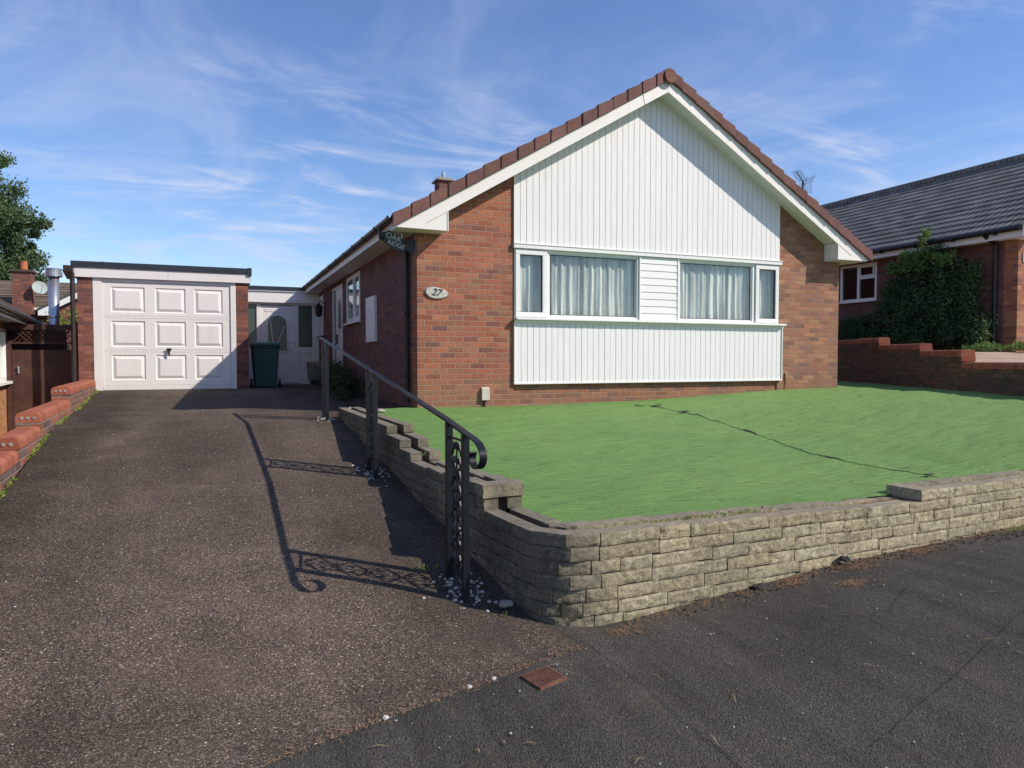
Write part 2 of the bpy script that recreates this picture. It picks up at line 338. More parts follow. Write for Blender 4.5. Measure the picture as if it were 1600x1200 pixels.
def turf():
    t = NT('artificial turf'); x, y, z = t.sep(t.P)
    a = t.noise(t.P, 1.1, 6, .6); fib = t.noise(t.mapv(t.P, (60, 260, 60), (0, 0, R(25))), 1, 3, .6); wr = t.noise(t.mapv(t.P, (2.6, 13, 1), (0, 0, R(-20))), 1.9, 8, .72, .6)
    c = t.mix(t.rng(a, .3, .7), (.13,.275,.070), (.19,.345,.088)); c = t.mix(t.rng(fib, .3, .75, 0, .5), c, (.07,.165,.04))
    c = t.mix(t.rng(wr, .48, .72, 0, .35), c, (.19,.33,.13))
    right = t.rng(t.math('ADD', x, t.math('MULTIPLY', a, 3)), 1.5, 8, 0, .5); c = t.mix(right, c, (.20,.32,.095))
    br = t.math('MULTIPLY', t.rng(t.noise(t.P, 22, 5, .75), .57, .68), t.rng(t.noise(t.P, 1.9, 5), .36, .56)); c = t.mix(t.math('MULTIPLY', br, .85), c, (.22,.13,.055))
    lf = t.rng(t.noise(t.mapv(t.P, (1, 2.4, 1), (0, 0, .5)), 38, 2, .5), .69, .72, 0, .9); c = t.mix(lf, c, (.30,.19,.08)); crease_shade = t.rng(t.noise(t.mapv(t.P, (1.6, 9, 1), (0, 0, R(-20))), 3.2, 5, .7, .5), .34, .42, .75, 0); c = t.mix(crease_shade, c, (.03,.08,.025)); sp = t.noise(t.P, 140, 2, .6); g_ = t.rng(sp, .3, .7, .66, 1.36); c = t.mix(1, c, t.comb(g_, g_, g_), 'MULTIPLY')  # dark streaks paint the shade of turf wrinkles into the colour
    h = t.math('ADD', t.math('MULTIPLY', wr, 1.2), t.math('MULTIPLY', t.noise(t.P, 120, 3), .2)); nb = t.bump(h, 1.0, .028)
    return t.fin(c, .75, t.bump(t.noise(t.P, 400, 2), .5, .004, nb), .25)
M_TURF = turf()
def leafmat(name, a, b, trans=.25):
    t = NT(name); w = t.tint(); f = t.sep(w)[0]; c = t.mix(f, a, b); m = t.fin(c, .5, None, .4)
    tr = t.n.new('ShaderNodeBsdfTranslucent'); t.l.new(t.mix(.5, c, (.25,.4,.05)), tr.inputs[0])
    mx = t.n.new('ShaderNodeMixShader'); mx.inputs[0].default_value = trans; t.l.new(t.b.outputs[0], mx.inputs[1]); t.l.new(tr.outputs[0], mx.inputs[2]); t.l.new(mx.outputs[0], t.out.inputs[0]); return m
M_LEAF = leafmat('hedge leaf', (.022,.055,.028), (.085,.16,.06)); M_LEAFD = leafmat('dark shrub leaf', (.010,.022,.014), (.03,.055,.025)); M_TREE = leafmat('tree leaf', (.04,.075,.035), (.13,.18,.08))
M_WEED = leafmat('weed leaf', (.10,.17,.02), (.30,.36,.06)); M_LEAFT = leafmat('pale vine leaf', (.05,.11,.025), (.16,.26,.07))
M_BARK = plain('bark', (.10,.075,.055), .95, .1, .4, 10, 1)
def glass(name, refl=.16, tint=(1,1,1), edge=.55):
    t = NT(name); gl = t.n.new('ShaderNodeBsdfGlossy'); gl.inputs['Roughness'].default_value = .015; gl.inputs[0].default_value = (1,1,1,1)
    tr = t.n.new('ShaderNodeBsdfTransparent'); tr.inputs[0].default_value = (*tint, 1)
    lw = t.n.new('ShaderNodeLayerWeight'); lw.inputs[0].default_value = .5; fc = t.math('MULTIPLY', t.math('POWER', lw.outputs['Facing'], 4.0), edge)
    mx = t.n.new('ShaderNodeMixShader'); t.l.new(t.math('ADD', fc, refl, clamp=True), mx.inputs[0]); t.l.new(tr.outputs[0], mx.inputs[1]); t.l.new(gl.outputs[0], mx.inputs[2])
    t.l.new(mx.outputs[0], t.out.inputs[0]); t.n.remove(t.b); return t.m
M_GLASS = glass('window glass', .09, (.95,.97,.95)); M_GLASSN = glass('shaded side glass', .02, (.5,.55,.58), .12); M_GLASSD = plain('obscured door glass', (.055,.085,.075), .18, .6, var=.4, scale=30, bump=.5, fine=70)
def net():
    t = NT('net curtain'); x, y, z = t.sep(t.P)
    w = t.noise(t.mapv(t.P, (4.5, .3, .22)), 2.6, 5, .7, .25); lace = t.noise(t.P, 90, 2)
    a = t.math('MULTIPLY', t.rng(w, .40, .58, .42, 1.0), t.rng(lace, .35, .6, .75, 1), clamp=True)
    df = t.n.new('ShaderNodeBsdfDiffuse'); df.inputs[0].default_value = (.92,.95,.90,1); tl = t.n.new('ShaderNodeBsdfTranslucent'); tl.inputs[0].default_value = (.7,.75,.72,1)
    ad = t.n.new('ShaderNodeMixShader'); ad.inputs[0].default_value = .25; t.l.new(df.outputs[0], ad.inputs[1]); t.l.new(tl.outputs[0], ad.inputs[2])
    tr = t.n.new('ShaderNodeBsdfTransparent'); mx = t.n.new('ShaderNodeMixShader'); t.l.new(a, mx.inputs[0]); t.l.new(tr.outputs[0], mx.inputs[1]); t.l.new(ad.outputs[0], mx.inputs[2])
    t.l.new(mx.outputs[0], t.out.inputs[0]); t.n.remove(t.b); return t.m
M_NET = net()
M_BIN = plain('green bin plastic', (.03,.10,.085), .45, .4)
M_GATE = plain('brown stained timber', (.085,.038,.030), .7, .25, .35, 5)
M_STONEPL = plain('pale stone plaque', (.50,.48,.44), .8, .2, .3, 25, .7)
M_PEBBLE = plain('white chippings', (.44,.43,.41), .8, .3, .4, 40)
M_RUST = plain('rusty cast iron', (.16,.075,.05), .85, .3, .4, 20, .6)
M_NEEDLE = plain('dry pine needle', (.27,.155,.08), .8, .2)
M_DRYLEAF = plain('dry leaf litter', (.30,.22,.12), .85, .2, .4, 30)
M_ROCK = plain('dark stone', (.035,.034,.034), .9, .2)
M_BLACKCLOTH = plain('black weed membrane', (.012,.018,.018), .6, .3)
M_PAVE = brick('buff block paving', [(.42,.30,.23), (.38,.27,.21), (.46,.34,.26)], (.30,.24,.2))
M_BEIGE = plain('beige plastic', (.50,.47,.38), .5)
M_SLATEPL = plain('grey green plaque', (.30,.36,.34), .6)
M_LETTER = plain('pale painted letters', (.42,.46,.47), .6)
M_SIGNWOOD = plain('dark weathered sign wood', (.045,.05,.052), .7, .3, .4, 14, .8)
M_GROUND = plain('rough ground', (.11,.12,.06), .95, .1, .4, 2)
M_STAIN = plain('rusty stain', (.36,.27,.18), .9, .1)
M_TAR = plain('tar joint', (.012,.012,.012), .9, .1)

# ------------------------------------------------------------------ ground heights
def A(V): return interp(V, [-9,-6.6,-5.67,-3.28,-.45,2.2,5.44,7.2,12], [-.2,.10,.22,.52,.79,.85,.985,.925,.88])
def Pv(U, V): return interp(U, [-16,-4,-2,-1.1,-.6,.6,1.2,2.15,3.3,8,20], [-.2,.05,.08,.092,.070,.175,.245,.29,.335,.85,1.6]) - .02*max(0, -6.6-V)
def G(U, V):
    w = 1-sstep(-6.7, -5.4, V); return A(V)*(1-w)+Pv(U, V)*w
def seamV(U): return -6.39+.28*(U+.85)+.035*mnoise.noise(Vector((U*2.3, 1.2, 0)))+.012*mnoise.noise(Vector((U*14, 5, 0)))
def leftU(V): return -4.10-.0573*(V+3.17)
def L(U, V):
    t = max(0, min(1, -V/5.9)); return (1-t)*interp(U, [-.7, 0, 1.4, 3.6, 6.4, 7.8, 9.5], [.885, .883, .868, .905, 1.03, 1.047, 1.08])+t*interp(U, [2.2, 3.4, 6.4, 9], [.552, .575, .92, 1.15])
KT = math.tan(R(25))
def retU(V): return 9.2+V*KT

def grid(name, mat, us, vs, zf, keep=None, uvmap=None):
    mb = MB(); idx = {}
    for i, u in enumerate(us):
        for j, v in enumerate(vs):
            U, V = uvmap(u, v) if uvmap else (u, v); idx[i, j] = mb.av((U, V, zf(U, V)))
    for i in range(len(us)-1):
        for j in range(len(vs)-1):
            q = [idx[i, j], idx[i+1, j], idx[i+1, j+1], idx[i, j+1]]
            c = sum((mb.v[k] for k in q), Vector())/4
            if keep is None or keep(c.x, c.y): mb.f.append(q); mb.c.append(None)
    return mb.build(name, mat, smooth=True)
def fr(a, b, n): return [a+(b-a)*i/n for i in range(n+1)]
# far ground
def H(U, V):
    if V < -5.8: z = Pv(U, V)-.08
    elif U < -4.9: z = .2 if V < 8 else .6
    elif U > retU(V)+.3 and V > -7: z = interp(V, [-7,-3.5,-.3,12], [.6,1.3,1.55,1.6])
    elif V > 11: z = .75
    else: z = min(A(V), L(U, V))-.3
    d = math.hypot(U, V)
    return z if d < 40 else z-.3*min(1, (d-40)/60)
g_us = [-900,-300,-120,-60,-30,-20]+fr(-16, 22, 76)+[28,40,70,150,400,900]
g_vs = [-900,-300,-100,-50,-25]+fr(-16, 16, 64)+[22,30,45,80,200,900]
struct(grid('ground', M_GROUND, g_us, g_vs, H))
struct(grid('pavement', M_TARMAC, fr(-16, 18, 136), fr(-18, -5.75, 50), lambda U, V: G(U, V)-.006,
            lambda U, V: U > -1.3 or V < seamV(U)+.3))
DSTEPS = 110
def dmap(u, v):      # u 0..1 across, v 0..1 along
    Uu = -16+u*0
    return 0, 0
def drive_mesh():
    mb = MB(); nU, nV = 60, 120; idx = {}
    for i in range(nU+1):
        a = i/nU
        for j in range(nV+1):
            b = (j/nV)**1.0
            # bottom edge along the seam, flaring to the left in front of the low wall
            Ub = -7.2+a*(7.2-.86); Vb = seamV(Ub)
            V = Vb+(10.02-Vb)*b
            lu = leftU(max(V, -6.2)) if V > -6.0 else leftU(-6.0)+(V+6.0)*2.2
            ru = -1.0 if V < 6 else 0.02
            ru = -1.0+sstep(-.3, .6, V)*1.02; ru += .14*(1-sstep(-6.4, -6.0, V))
            U = lu+(ru-lu)*a
            V2 = seamV(U)+(10.02-seamV(U))*b
            idx[i, j] = mb.av((U, V2, G(U, V2)))
    for i in range(nU):
        for j in range(nV): mb.f.append([idx[i, j], idx[i+1, j], idx[i+1, j+1], idx[i, j+1]]); mb.c.append(None)
    n = len(mb.v)
    for i in range(nU):   # raised front edge lip
        a, b = mb.v[idx[i, 0]], mb.v[idx[i+1, 0]]
        mb.poly([a+Vector((0, -.004, -.03)), b+Vector((0, -.004, -.03)), b, a])
    return mb.build('driveway', M_DRIVE, smooth=True)
struct(drive_mesh())
# pavement joints
def joint(pts, w=.007):
    mb = MB(); path = []
    for a, b in zip(pts, pts[1:]):
        a = Vector((*a, 0)); b = Vector((*b, 0)); n = max(2, int((b-a).length/.03))
        path += [a+(b-a)*k/n for k in range(n)]
    path.append(Vector((*pts[-1], 0)))
    d = (path[-1]-path[0]).normalized(); s = Vector((-d.y, d.x, 0)); pr = None
    for p in path:
        o = s*(.008*mnoise.noise(p*9)+.01*mnoise.noise(p*2.5)); ww = w*(.55+.6*abs(mnoise.noise(p*17)))
        q = [p+o+s*ww/2, p+o-s*ww/2]
        for k in q: k.z = G(k.x, k.y)+.0005
        if pr: mb.poly([pr[0], pr[1], q[1], q[0]])
        pr = q
    return mb
jm = MB()
for pts, w in (([(-.82,-6.36), (-.80,-6.82), (-.83,-7.6), (-.9,-9.5)], .005), ([(1.0,-6.26), (1.05,-6.9), (1.0,-8.2)], .003), ([(1.85,-6.30), (2.1,-6.78), (2.2,-7.6), (2.3,-9)], .004),
               ([(.75,-6.83), (1.2,-6.62), (2.6,-6.25)], .003), ([(-.3,-7.62), (.35,-7.45), (.9,-7.30), (1.6,-7.1)], .003), ([(-1.55,-6.76), (-1.6,-7.2), (-1.7,-8.5)], .003)):
    j = joint(pts, w); b = len(jm.v); jm.v += j.v; jm.f += [[k+b for k in f] for f in j.f]; jm.c += j.c
struct(jm.build('pavement_joints', M_TAR))

# ------------------------------------------------------------------ garden wall (split face blocks)
OUT = [(-1.10, -.15), (-1.10, -2.2), (-1.09, -3.8), (-1.045, -5.42), (-1.0, -5.98), (-.955, -6.09), (-.84, -6.175), (-.66, -6.19), (6.9, -5.74)]
class Path:
    def __init__(s, pts):
        s.p = [Vector((*q, 0)) for q in pts]; s.s = [0]
        for a, b in zip(s.p, s.p[1:]): s.s.append(s.s[-1]+(b-a).length)
    def at(s, t):
        t = max(0, min(s.s[-1]-1e-6, t))
        for k in range(len(s.p)-1):
            if t <= s.s[k+1]:
                f = (t-s.s[k])/(s.s[k+1]-s.s[k]); d = (s.p[k+1]-s.p[k]).normalized(); return s.p[k].lerp(s.p[k+1], f), Vector((-d.y, d.x, 0))
    def proj_V(s, V):   # arclength where path's V equals (drive side)
        for k in range(4):
            a, b = s.p[k], s.p[k+1]
            if a.y >= V >= b.y: return s.s[k]+(a.y-V)/(a.y-b.y)*(s.s[k+1]-s.s[k])
        return 0
P = Path(OUT); S_END = P.s[-1]; S_C0 = P.s[3]; S_C1 = P.s[7]
def s_of_U(U): return S_C1+(U+.66)/(6.9+.66)*(S_END-S_C1)
CH = .0765
STEPS = [(0, 5), (P.proj_V(-2.95), 4), (P.proj_V(-3.45), 3), (P.proj_V(-3.80), 2), (P.proj_V(-5.42), 0), (s_of_U(2.05), 1), (s_of_U(4.3), 2), (s_of_U(5.1), 3), (s_of_U(5.9), 4)]
def kmax(s):
    k = 5
    for s0, kk in STEPS:
        if s >= s0-1e-6: k = kk
    return k
def datum(s): return interp(s, [P.proj_V(-3.8), P.proj_V(-5.42), S_C1, s_of_U(2.05)], [.546, .612, .612, .5395])
def topz(s): return datum(s)+kmax(s)*CH
def drop(s): return 0
def block(mb, s0, s1, z0, z1, off0, off1, rough=.0055, rng=random, face=True, c=None):
    a, na = P.at(s0+.003); b, nb = P.at(s1-.003)
    n = ((b-a).normalized()); n = Vector((-n.y, n.x, 0))
    if n.dot(na) < 0: n = -n
    ins = n      # inward normal (left of travel = towards lawn)
    nu, nz = (max(3, int((s1-s0)/.022)), 5) if face else (1, 1)
    seed = Vector((rng.random()*50, rng.random()*50, rng.random()*50))
    out = {}
    for i in range(nu+1):
        for j in range(nz+1):
            p = a.lerp(b, i/nu)+ins*off0; p.z = z0+(z1-z0)*j/nz
            if face:
                edge = min(i, nu-i, 1)*min(j, nz-j, 1)
                q = Vector((p.x*28, p.y*28, p.z*32))+seed
                d = mnoise.noise(q)*rough+mnoise.noise(q*2.3)*rough*.6
                p -= ins*(d+(.004 if edge else 0))
                if not edge: p.z += .002*mnoise.noise(q*1.3)
            out[i, j] = mb.av(p)
    for i in range(nu):
        for j in range(nz): mb.f.append([out[i, j], out[i+1, j], out[i+1, j+1], out[i, j+1]]); mb.c.append(c)
    # back, top, ends
    ba = a+ins*off1; bb = b+ins*off1
    B = [mb.av((q.x, q.y, z)) for q, z in ((ba, z0), (bb, z0), (bb, z1), (ba, z1))]
    mb.f += [[B[1], B[0], B[3], B[2]], [out[i, nz] for i in range(nu+1)]+[B[2], B[3]], [out[0, j] for j in range(nz, -1, -1)]+[B[0], B[3]][0:2],
             [out[nu, j] for j in range(nz+1)]+[B[2], B[1]], [out[i, 0] for i in range(nu, -1, -1)]+[B[0], B[1]]]
    mb.c += [c]*5
def tint(lo=.40, hi=.54):
    g = random.uniform(lo, hi); w = random.uniform(-.012, .012); return (g+w, g, g-w)
def build_wall():
    root = thing('garden_wall', 'weathered buff split face block retaining wall curving from driveway round the green lawn', 'wall', (-.66, -6.18, .05))
    outer = MB(); inner = MB(); core = MB()
    random.seed(11)
    def runs(j):      # stretches of wall that reach course j
        out = []; ss = [q for q, _ in STEPS]+[S_END]
        for (a_, k_), b_ in zip(STEPS, ss[1:]):
            if k_ >= j:
                if out and abs(out[-1][1]-a_) < 1e-6: out[-1][1] = b_
                else: out.append([a_, b_])
        return out
    for j in range(5, -9, -1):
        for sa, sb in runs(j):
            s = sa; first = True
            while s < sb-.02:
                pt, _ = P.at(s); gz = G(pt.x, pt.y)-.04
                curve = S_C0+.1 < s < S_C1-.02
                ln = random.uniform(.17, .24) if curve else random.choice((.22, .28, .34, .40, .44))
                if first: ln = random.uniform(.15, .42)
                if sb-s-ln < .12: ln = sb-s
                for qi in range(3, 8):
                    q = P.s[qi]
                    if s+.10 < q < s+ln-.02 and qi % 2 == j % 2: ln = q-s; break
                ln = max(ln, .05); e_ = min(s+ln, sb)
                z1 = datum((s+e_)/2)+j*CH; z0 = z1-CH+.0042
                if z1 > gz: block(outer, s, e_, z0, z1-random.uniform(0, .002), random.uniform(-.003, .003), .10, c=tint())
                s = e_; first = False
    for j in range(5, -2, -1):
        for sa, sb in runs(j):
            s = sa
            while s < sb-.02:
                if j < kmax(s)-1: 
                    s += .1; continue
                ln = random.choice((.2, .3, .42)) if not (S_C0-.1 < s < S_C1) else .17
                if sb-s-ln < .12: ln = sb-s
                z1 = datum(s+ln/2)+j*CH+random.uniform(0, .004)
                block(inner, s, min(s+ln, sb), z1-CH+.006, z1, .165, .265, face=False, c=tint(.33, .5)); s += ln
    # backing mortar/core and soil in the cavity
    N = 160; pr = None
    for i in range(N+1):
        s = S_END*i/N; p, n = P.at(s); zz = topz(s)+drop(s)
        q = [p+n*.014, p+n*.17]
        cur = [(q[0].x, q[0].y, G(q[0].x, q[0].y)-.25), (q[1].x, q[1].y, .1), (q[1].x, q[1].y, zz-.095), (q[0].x, q[0].y, zz-.095)]
        if pr: core.hexa([pr[0], cur[0], cur[1], pr[1]], [pr[3], cur[3], cur[2], pr[2]])
        pr = cur
    outer.build('outer_skin', M_SPLIT, root); inner.build('inner_skin', M_SPLIT, root); core.build('mortar_core', M_MORTAR, root)
    # end cap blocks that bridge the two skins at each step
    caps = MB()
    s = P.proj_V(-5.42); z = datum(s-.05)+2*CH; block(caps, s-.13, s+.012, z-CH+.003, z+.006, -.008, .275, c=tint(.5, .62))
    s = s_of_U(2.05); z = datum(s)+CH; block(caps, s-.006, s+.15, z-CH+.006, z+.005, -.005, .272, c=tint(.4, .5))
    caps.build('cap_block', M_SPLIT, root)
    return root
build_wall()

# ------------------------------------------------------------------ lawn
def inner_pts():
    pts = []
    for i in range(200):
        s = S_END*i/199; p, n = P.at(s); q = p+n*.225; pts.append((q.x, q.y))
    return pts
IP = inner_pts()
LPOLY = IP+[(retU(-5.75), -5.6)]+[(retU(3.2)+.02, 3.2), (7.6, 3.2), (7.6, .15), (-.15, .15)]
def inpoly(x, y, poly=LPOLY):
    c = False; j = len(poly)-1
    for i in range(len(poly)):
        xi, yi = poly[i]; xj, yj = poly[j]
        if (yi > y) != (yj > y) and x < (xj-xi)*(y-yi)/(yj-yi)+xi: c = not c
        j = i
    return c
def lawnz(U, V):
    p = Vector((U*.9+V*.5, V*2.6-U*.8, 0)); w = mnoise.noise(p*1.3)*.014+mnoise.noise(p*2.9+Vector((9, 0, 0)))*.011
    e = mnoise.noise(Vector((U*.5, V*.5, 3)))*.018
    al = U*.94-V*.34; ac = U*.34+V*.94
    r1 = 1-abs(mnoise.noise(Vector((al*1.1, ac*7.5, 1.7)))*1.6); r2 = 1-abs(mnoise.noise(Vector((al*2.6+U*.3, ac*17, 8.3)))*1.6)
    w = w*.7+.0065*max(0, r1)**3+.0030*max(0, r2)**2
    soft = .4 if V > -.4 or V < -5.5 else 1
    return L(U, V)+(w+e)*soft
struct(grid('lawn', M_TURF, fr(-.95, 10.8, 300), fr(-6.1, 3.25, 300), lawnz, inpoly))
tag(bpy.data.objects['lawn'], 'bright green artificial turf sheet on the raised front garden', 'lawn'); del bpy.data.objects['lawn']['category']; bpy.data.objects['lawn']['kind'] = 'structure'
struct(grid('planting_bed', M_SOIL, fr(-1.02, .15, 14), fr(-3.6, 10, 90), lambda U, V: (L(U, V) if V < 0 else .90-.004*V)-.03+.03*mnoise.noise(Vector((U*4, V*4, 0))),
            lambda U, V: (V > 0 and U > -.55-.1*math.sin(V)) or (V <= 0 and V > -3.5)))
# torn turf seam
def seam():
    mb = MB(); flaps = []; pts = [(3.34,-.57), (3.34,-1.2), (3.34,-1.85), (3.05,-3.0), (2.75,-4.1), (2.67,-4.66), (2.74,-5.07), (2.86,-5.55)]
    Q = Path(pts); N = 150; pr = None; random.seed(3)
    for i in range(N+1):
        s = Q.s[-1]*i/N; p, n = Q.at(s); w = .004+.022*max(0, mnoise.noise(Vector((s*2.1, 4, 0)))+.15)
        off = .03*mnoise.noise(Vector((s*1.7, 0, 0))); a = p+n*(off+w); b = p+n*(off-w*.3)
        a.z = lawnz(a.x, a.y)+.008+.02*max(0, mnoise.noise(Vector((s*2.1, 4, 0)))); b.z = lawnz(b.x, b.y)+.004
        if pr: mb.poly([pr[0], pr[1], b, a])
        pr = (a, b)
    for (U, V, r) in ((3.2,-.62,.17), (3.42,-.72,.13), (3.34,-1.5,.12), (2.83,-5.50,.08), (3.6,-.5,.05)):
        k = [Vector((U+r*random.uniform(.5,1.1)*math.cos(a), V+r*.35*random.uniform(.5,1.1)*math.sin(a), 0)) for a in [i*math.pi/3.5 for i in range(7)]]
        for q in k: q.z = lawnz(q.x, q.y)+random.uniform(.004, .03)
        m2 = MB(); m2.poly(k); flaps.append(m2)
    root = thing('turf_seam', 'torn black backing curling up along the split in the green turf', 'turf seam', (3, -3, .75)); mb.build('split_edge', M_BLACKCLOTH, root)
    for f_ in flaps: f_.build('turf_flap', M_BLACKCLOTH, root)
seam()

# ------------------------------------------------------------------ main bungalow
HB = thing('bungalow', 'brick bungalow with white clad gable end and two net curtained front windows', 'house', (0, 0, .9))
W = 7.76; CX_ = 3.88; SL = .5925
def bz(U): return 3.341+SL*(U if U <= CX_ else W-U)      # underside of bargeboard
BK = 12.0
def wall_open(mb, axis, c0, c1, a0, a1, z0, z1, holes):
    """wall slab; axis 'x': runs along x at y c0..c1; axis 'y': along y at x c0..c1"""
    xs = sorted({a0, a1, *[h[0] for h in holes], *[h[1] for h in holes]}); zs = sorted({z0, z1, *[h[2] for h in holes], *[h[3] for h in holes]})
    for i in range(len(xs)-1):
        for j in range(len(zs)-1):
            mx, mz = (xs[i]+xs[i+1])/2, (zs[j]+zs[j+1])/2
            if any(h[0] < mx < h[1] and h[2] < mz < h[3] for h in holes): continue
            if axis == 'x': mb.box(xs[i], xs[i+1], c0, c1, zs[j], zs[j+1])
            else: mb.box(c0, c1, xs[i], xs[i+1], zs[j], zs[j+1])
for (u0, u1) in ((0, 1.43), (6.365, W)):
    mb = MB(); mb.prism([(u0, 0, .4), (u1, 0, .4), (u1, 0, bz(u1)+.04), (u0, 0, bz(u0)+.04)], (0, .28, 0))
    mb.build('brick_pier_wall', M_BRICK if u0 < 1 else M_BRICKF, HB)
mb = MB(); mb.box(1.43, 6.365, .02, .28, .4, 1.10); mb.box(1.43, 6.365, .035, .28, 1.10, 1.192)
mb.build('brick_plinth', M_BRICK, HB)
SW1 = (4.12, 5.62, 2.30, 3.25); SD = (6.14, 7.58, .92, 3.2); SW2 = (9.08, 10.0, 2.2, 3.2)
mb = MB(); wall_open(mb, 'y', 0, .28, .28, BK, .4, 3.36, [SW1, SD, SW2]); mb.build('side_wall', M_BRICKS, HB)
mb = MB(); mb.box(W-.28, W, .28, BK, .4, 3.36); mb.prism([(.28, BK-.28, .4), (W-.28, BK-.28, .4), (W-.28, BK-.28, 3.4), (CX_, BK-.28, 5.5), (.28, BK-.28, 3.4)], (0, .28, 0)); mb.build('rear_wall', M_BRICKG, HB)
mb = MB(); mb.box(.3, W-.3, 2.0, 2.1, .9, 3.3); mb.box(.3, W-.3, .3, 2.0, .86, .9); mb.box(.3, W-.3, .3, 2.0, 3.3, 3.33); mb.box(.35, 2.2, 2.2, 11.5, .86, .9); mb.box(2.2, 2.3, 2.2, 11.5, .86, 3.3)
mb.build('interior_lining', M_DARKROOM, HB)
# cladding
def boards(mb, gm, u0, u1, zb, ztf, y=-.03, w=.1005):
    n = round((u1-u0)/w); w = (u1-u0)/n
    for i in range(n):
        a = u0+i*w+.003; b = u0+(i+1)*w-.003; dy = random.uniform(-.0015, .0015); tn = random.uniform(.47, .52)
        pts = [(a, zb), (b, zb), (b, ztf(b))]
        if a < CX_ < b: pts.append((CX_, ztf(CX_)))
        pts.append((a, ztf(a)))
        mb.prism([(p, y+dy, q) for p, q in pts], (0, .02, 0))
    gm.prism([(u0, y+.012, zb)]+[(u1, y+.012, zb), (u1, y+.012, ztf(u1)-.002)]+([(CX_, y+.012, ztf(CX_)-.002)] if u0 < CX_ < u1 else [])+[(u0, y+.012, ztf(u0)-.002)], (0, .03, 0))
mb = MB(); gm = MB(); boards(mb, gm, 1.43, 6.365, 3.235, lambda u: bz(u)+.05)
c = mb.build('upper_cladding', M_CLAD, HB, bevel=.002); gm.build('cladding_groove', M_GROOVE, c)
mb = MB(); gm = MB(); boards(mb, gm, 1.445, 6.42, 1.212, lambda u: 2.09)
c = mb.build('lower_cladding', M_CLAD, HB, bevel=.002); gm.build('cladding_groove', M_GROOVE, c)
mb = MB(); mb.box(1.43, 6.44, -.045, .0, 1.190, 1.216); mb.box(6.42, 6.44, -.045, 0, 1.216, 2.09); mb.box(1.432, 1.447, -.042, 0, 1.216, 2.09); mb.build('cladding_trim', M_WHITE, HB, bevel=.003)
mb = MB(); mb.box(1.425, 6.40, -.055, .0, 3.165, 3.232); mb.box(1.425, 6.40, -.065, .0, 3.222, 3.236); mb.build('window_head_trim', M_WHITE, HB, bevel=.003)
mb = MB(); mb.box(1.44, 6.46, -.115, .1, 2.128, 2.158); mb.box(1.44, 6.45, -.05, .0, 2.09, 2.128); mb.build('window_sill', M_WHITE, HB, bevel=.006)
# front windows
def rect_frame(mb, a0, a1, z0, z1, t, y0, y1, axis='x'):
    B = (lambda p, q, r, s: mb.box(p, q, y0, y1, r, s)) if axis == 'x' else (lambda p, q, r, s: mb.box(y0, y1, p, q, r, s))
    B(a0, a1, z0, z0+t); B(a0, a1, z1-t, z1); B(a0, a0+t, z0+t, z1-t); B(a1-t, a1, z0+t, z1-t)
def front_window(name, f0, f1, c0, c1, parent, label):
    lo, hi = min(f0, c0), max(f1, c1)
    w = MB(); rect_frame(w, lo, hi, 2.158, 3.165, .035, -.01, .06)
    m = (c1 if c0 < f0 else f1); m2 = (f0 if c0 < f0 else c0); w.box(m, m2, -.01, .06, 2.193, 3.13)
    fr_ = w.build('window', M_WHITE, parent, bevel=.004, label=label)
    s = MB(); rect_frame(s, c0+.012, c1-.004, 2.172, 3.15, .072, -.032, .03); s.build('casement_sash', M_WHITE, fr_, bevel=.008)
    s = MB(); rect_frame(s, f0+.002, f1-.002, 2.192, 3.131, .022, .006, .035); s.build('glazing_bead', M_WHITE, fr_, bevel=.003)
    s = MB(); rect_frame(s, f0+.024, f1-.024, 2.214, 3.109, .010, .008, .03); rect_frame(s, c0+.084, c1-.076, 2.244, 3.078, .009, -.012, .02); s.build('rubber_seal', M_BLACK, fr_)
    g = MB(); g.poly([(f0+.03, .018, 2.22), (f1-.03, .018, 2.22), (f1-.03, .018, 3.105), (f0+.03, .018, 3.105)]); g.build('pane', M_GLASS, fr_)
    g = MB(); g.poly([(c0+.09, -.001, 2.25), (c1-.08, -.001, 2.25), (c1-.08, -.001, 3.07), (c0+.09, -.001, 3.07)]); g.build('pane', M_GLASS, fr_)
    return fr_
front_window('window', 2.0, 3.56, 1.445, 1.965, HB, 'left front window with net curtains and narrow opening casement')
front_window('window', 4.30, 5.80, 5.845, 6.36, HB, 'right front window with net curtains and narrow opening casement')
mb = MB()
for k in range(9):
    z0 = 2.165+k*.111; mb.prism([(3.562, -.012, z0), (3.562, -.024, z0+.006), (3.562, -.016, z0+.107), (3.562, -.004, z0+.109), (3.562, .04, z0+.109), (3.562, .04, z0)], (.736, 0, 0))
mb.build('infill_panel', M_WHITE, HB)
for q in (3.5615, 4.275): mb = MB(); mb.box(q, q+.0235, -.03, -.01, 2.16, 3.164); mb.build('infill_trim', M_WHITE, HB)
def curtain(u0, u1, label, seed):
    random.seed(seed); m = MB(); nu, nz = 260, 14; ix = {}
    ph = [random.uniform(0, 6.3) for _ in range(6)]
    for i in range(nu+1):
        u = u0+(u1-u0)*i/nu
        for j in range(nz+1):
            t = j/nz; z = 2.21+.90*t
            uu = u+.03*mnoise.noise(Vector((u*2, t*1.5, seed)))*(1-t)
            y = .10+.016*math.sin(uu*42+ph[0]+2.2*math.sin(uu*5+ph[1]))+.006*math.sin(uu*83+ph[2])+.02*mnoise.noise(Vector((uu*6, t*1.2, seed+3)))*(1-t)
            ix[i, j] = m.av((u, y, z))
    for i in range(nu):
        for j in range(nz): m.f.append([ix[i, j], ix[i+1, j], ix[i+1, j+1], ix[i, j+1]]); m.c.append(None)
    tag(m.build('net_curtain', M_NET, smooth=True), label, 'curtain', 'net curtains in the front windows')
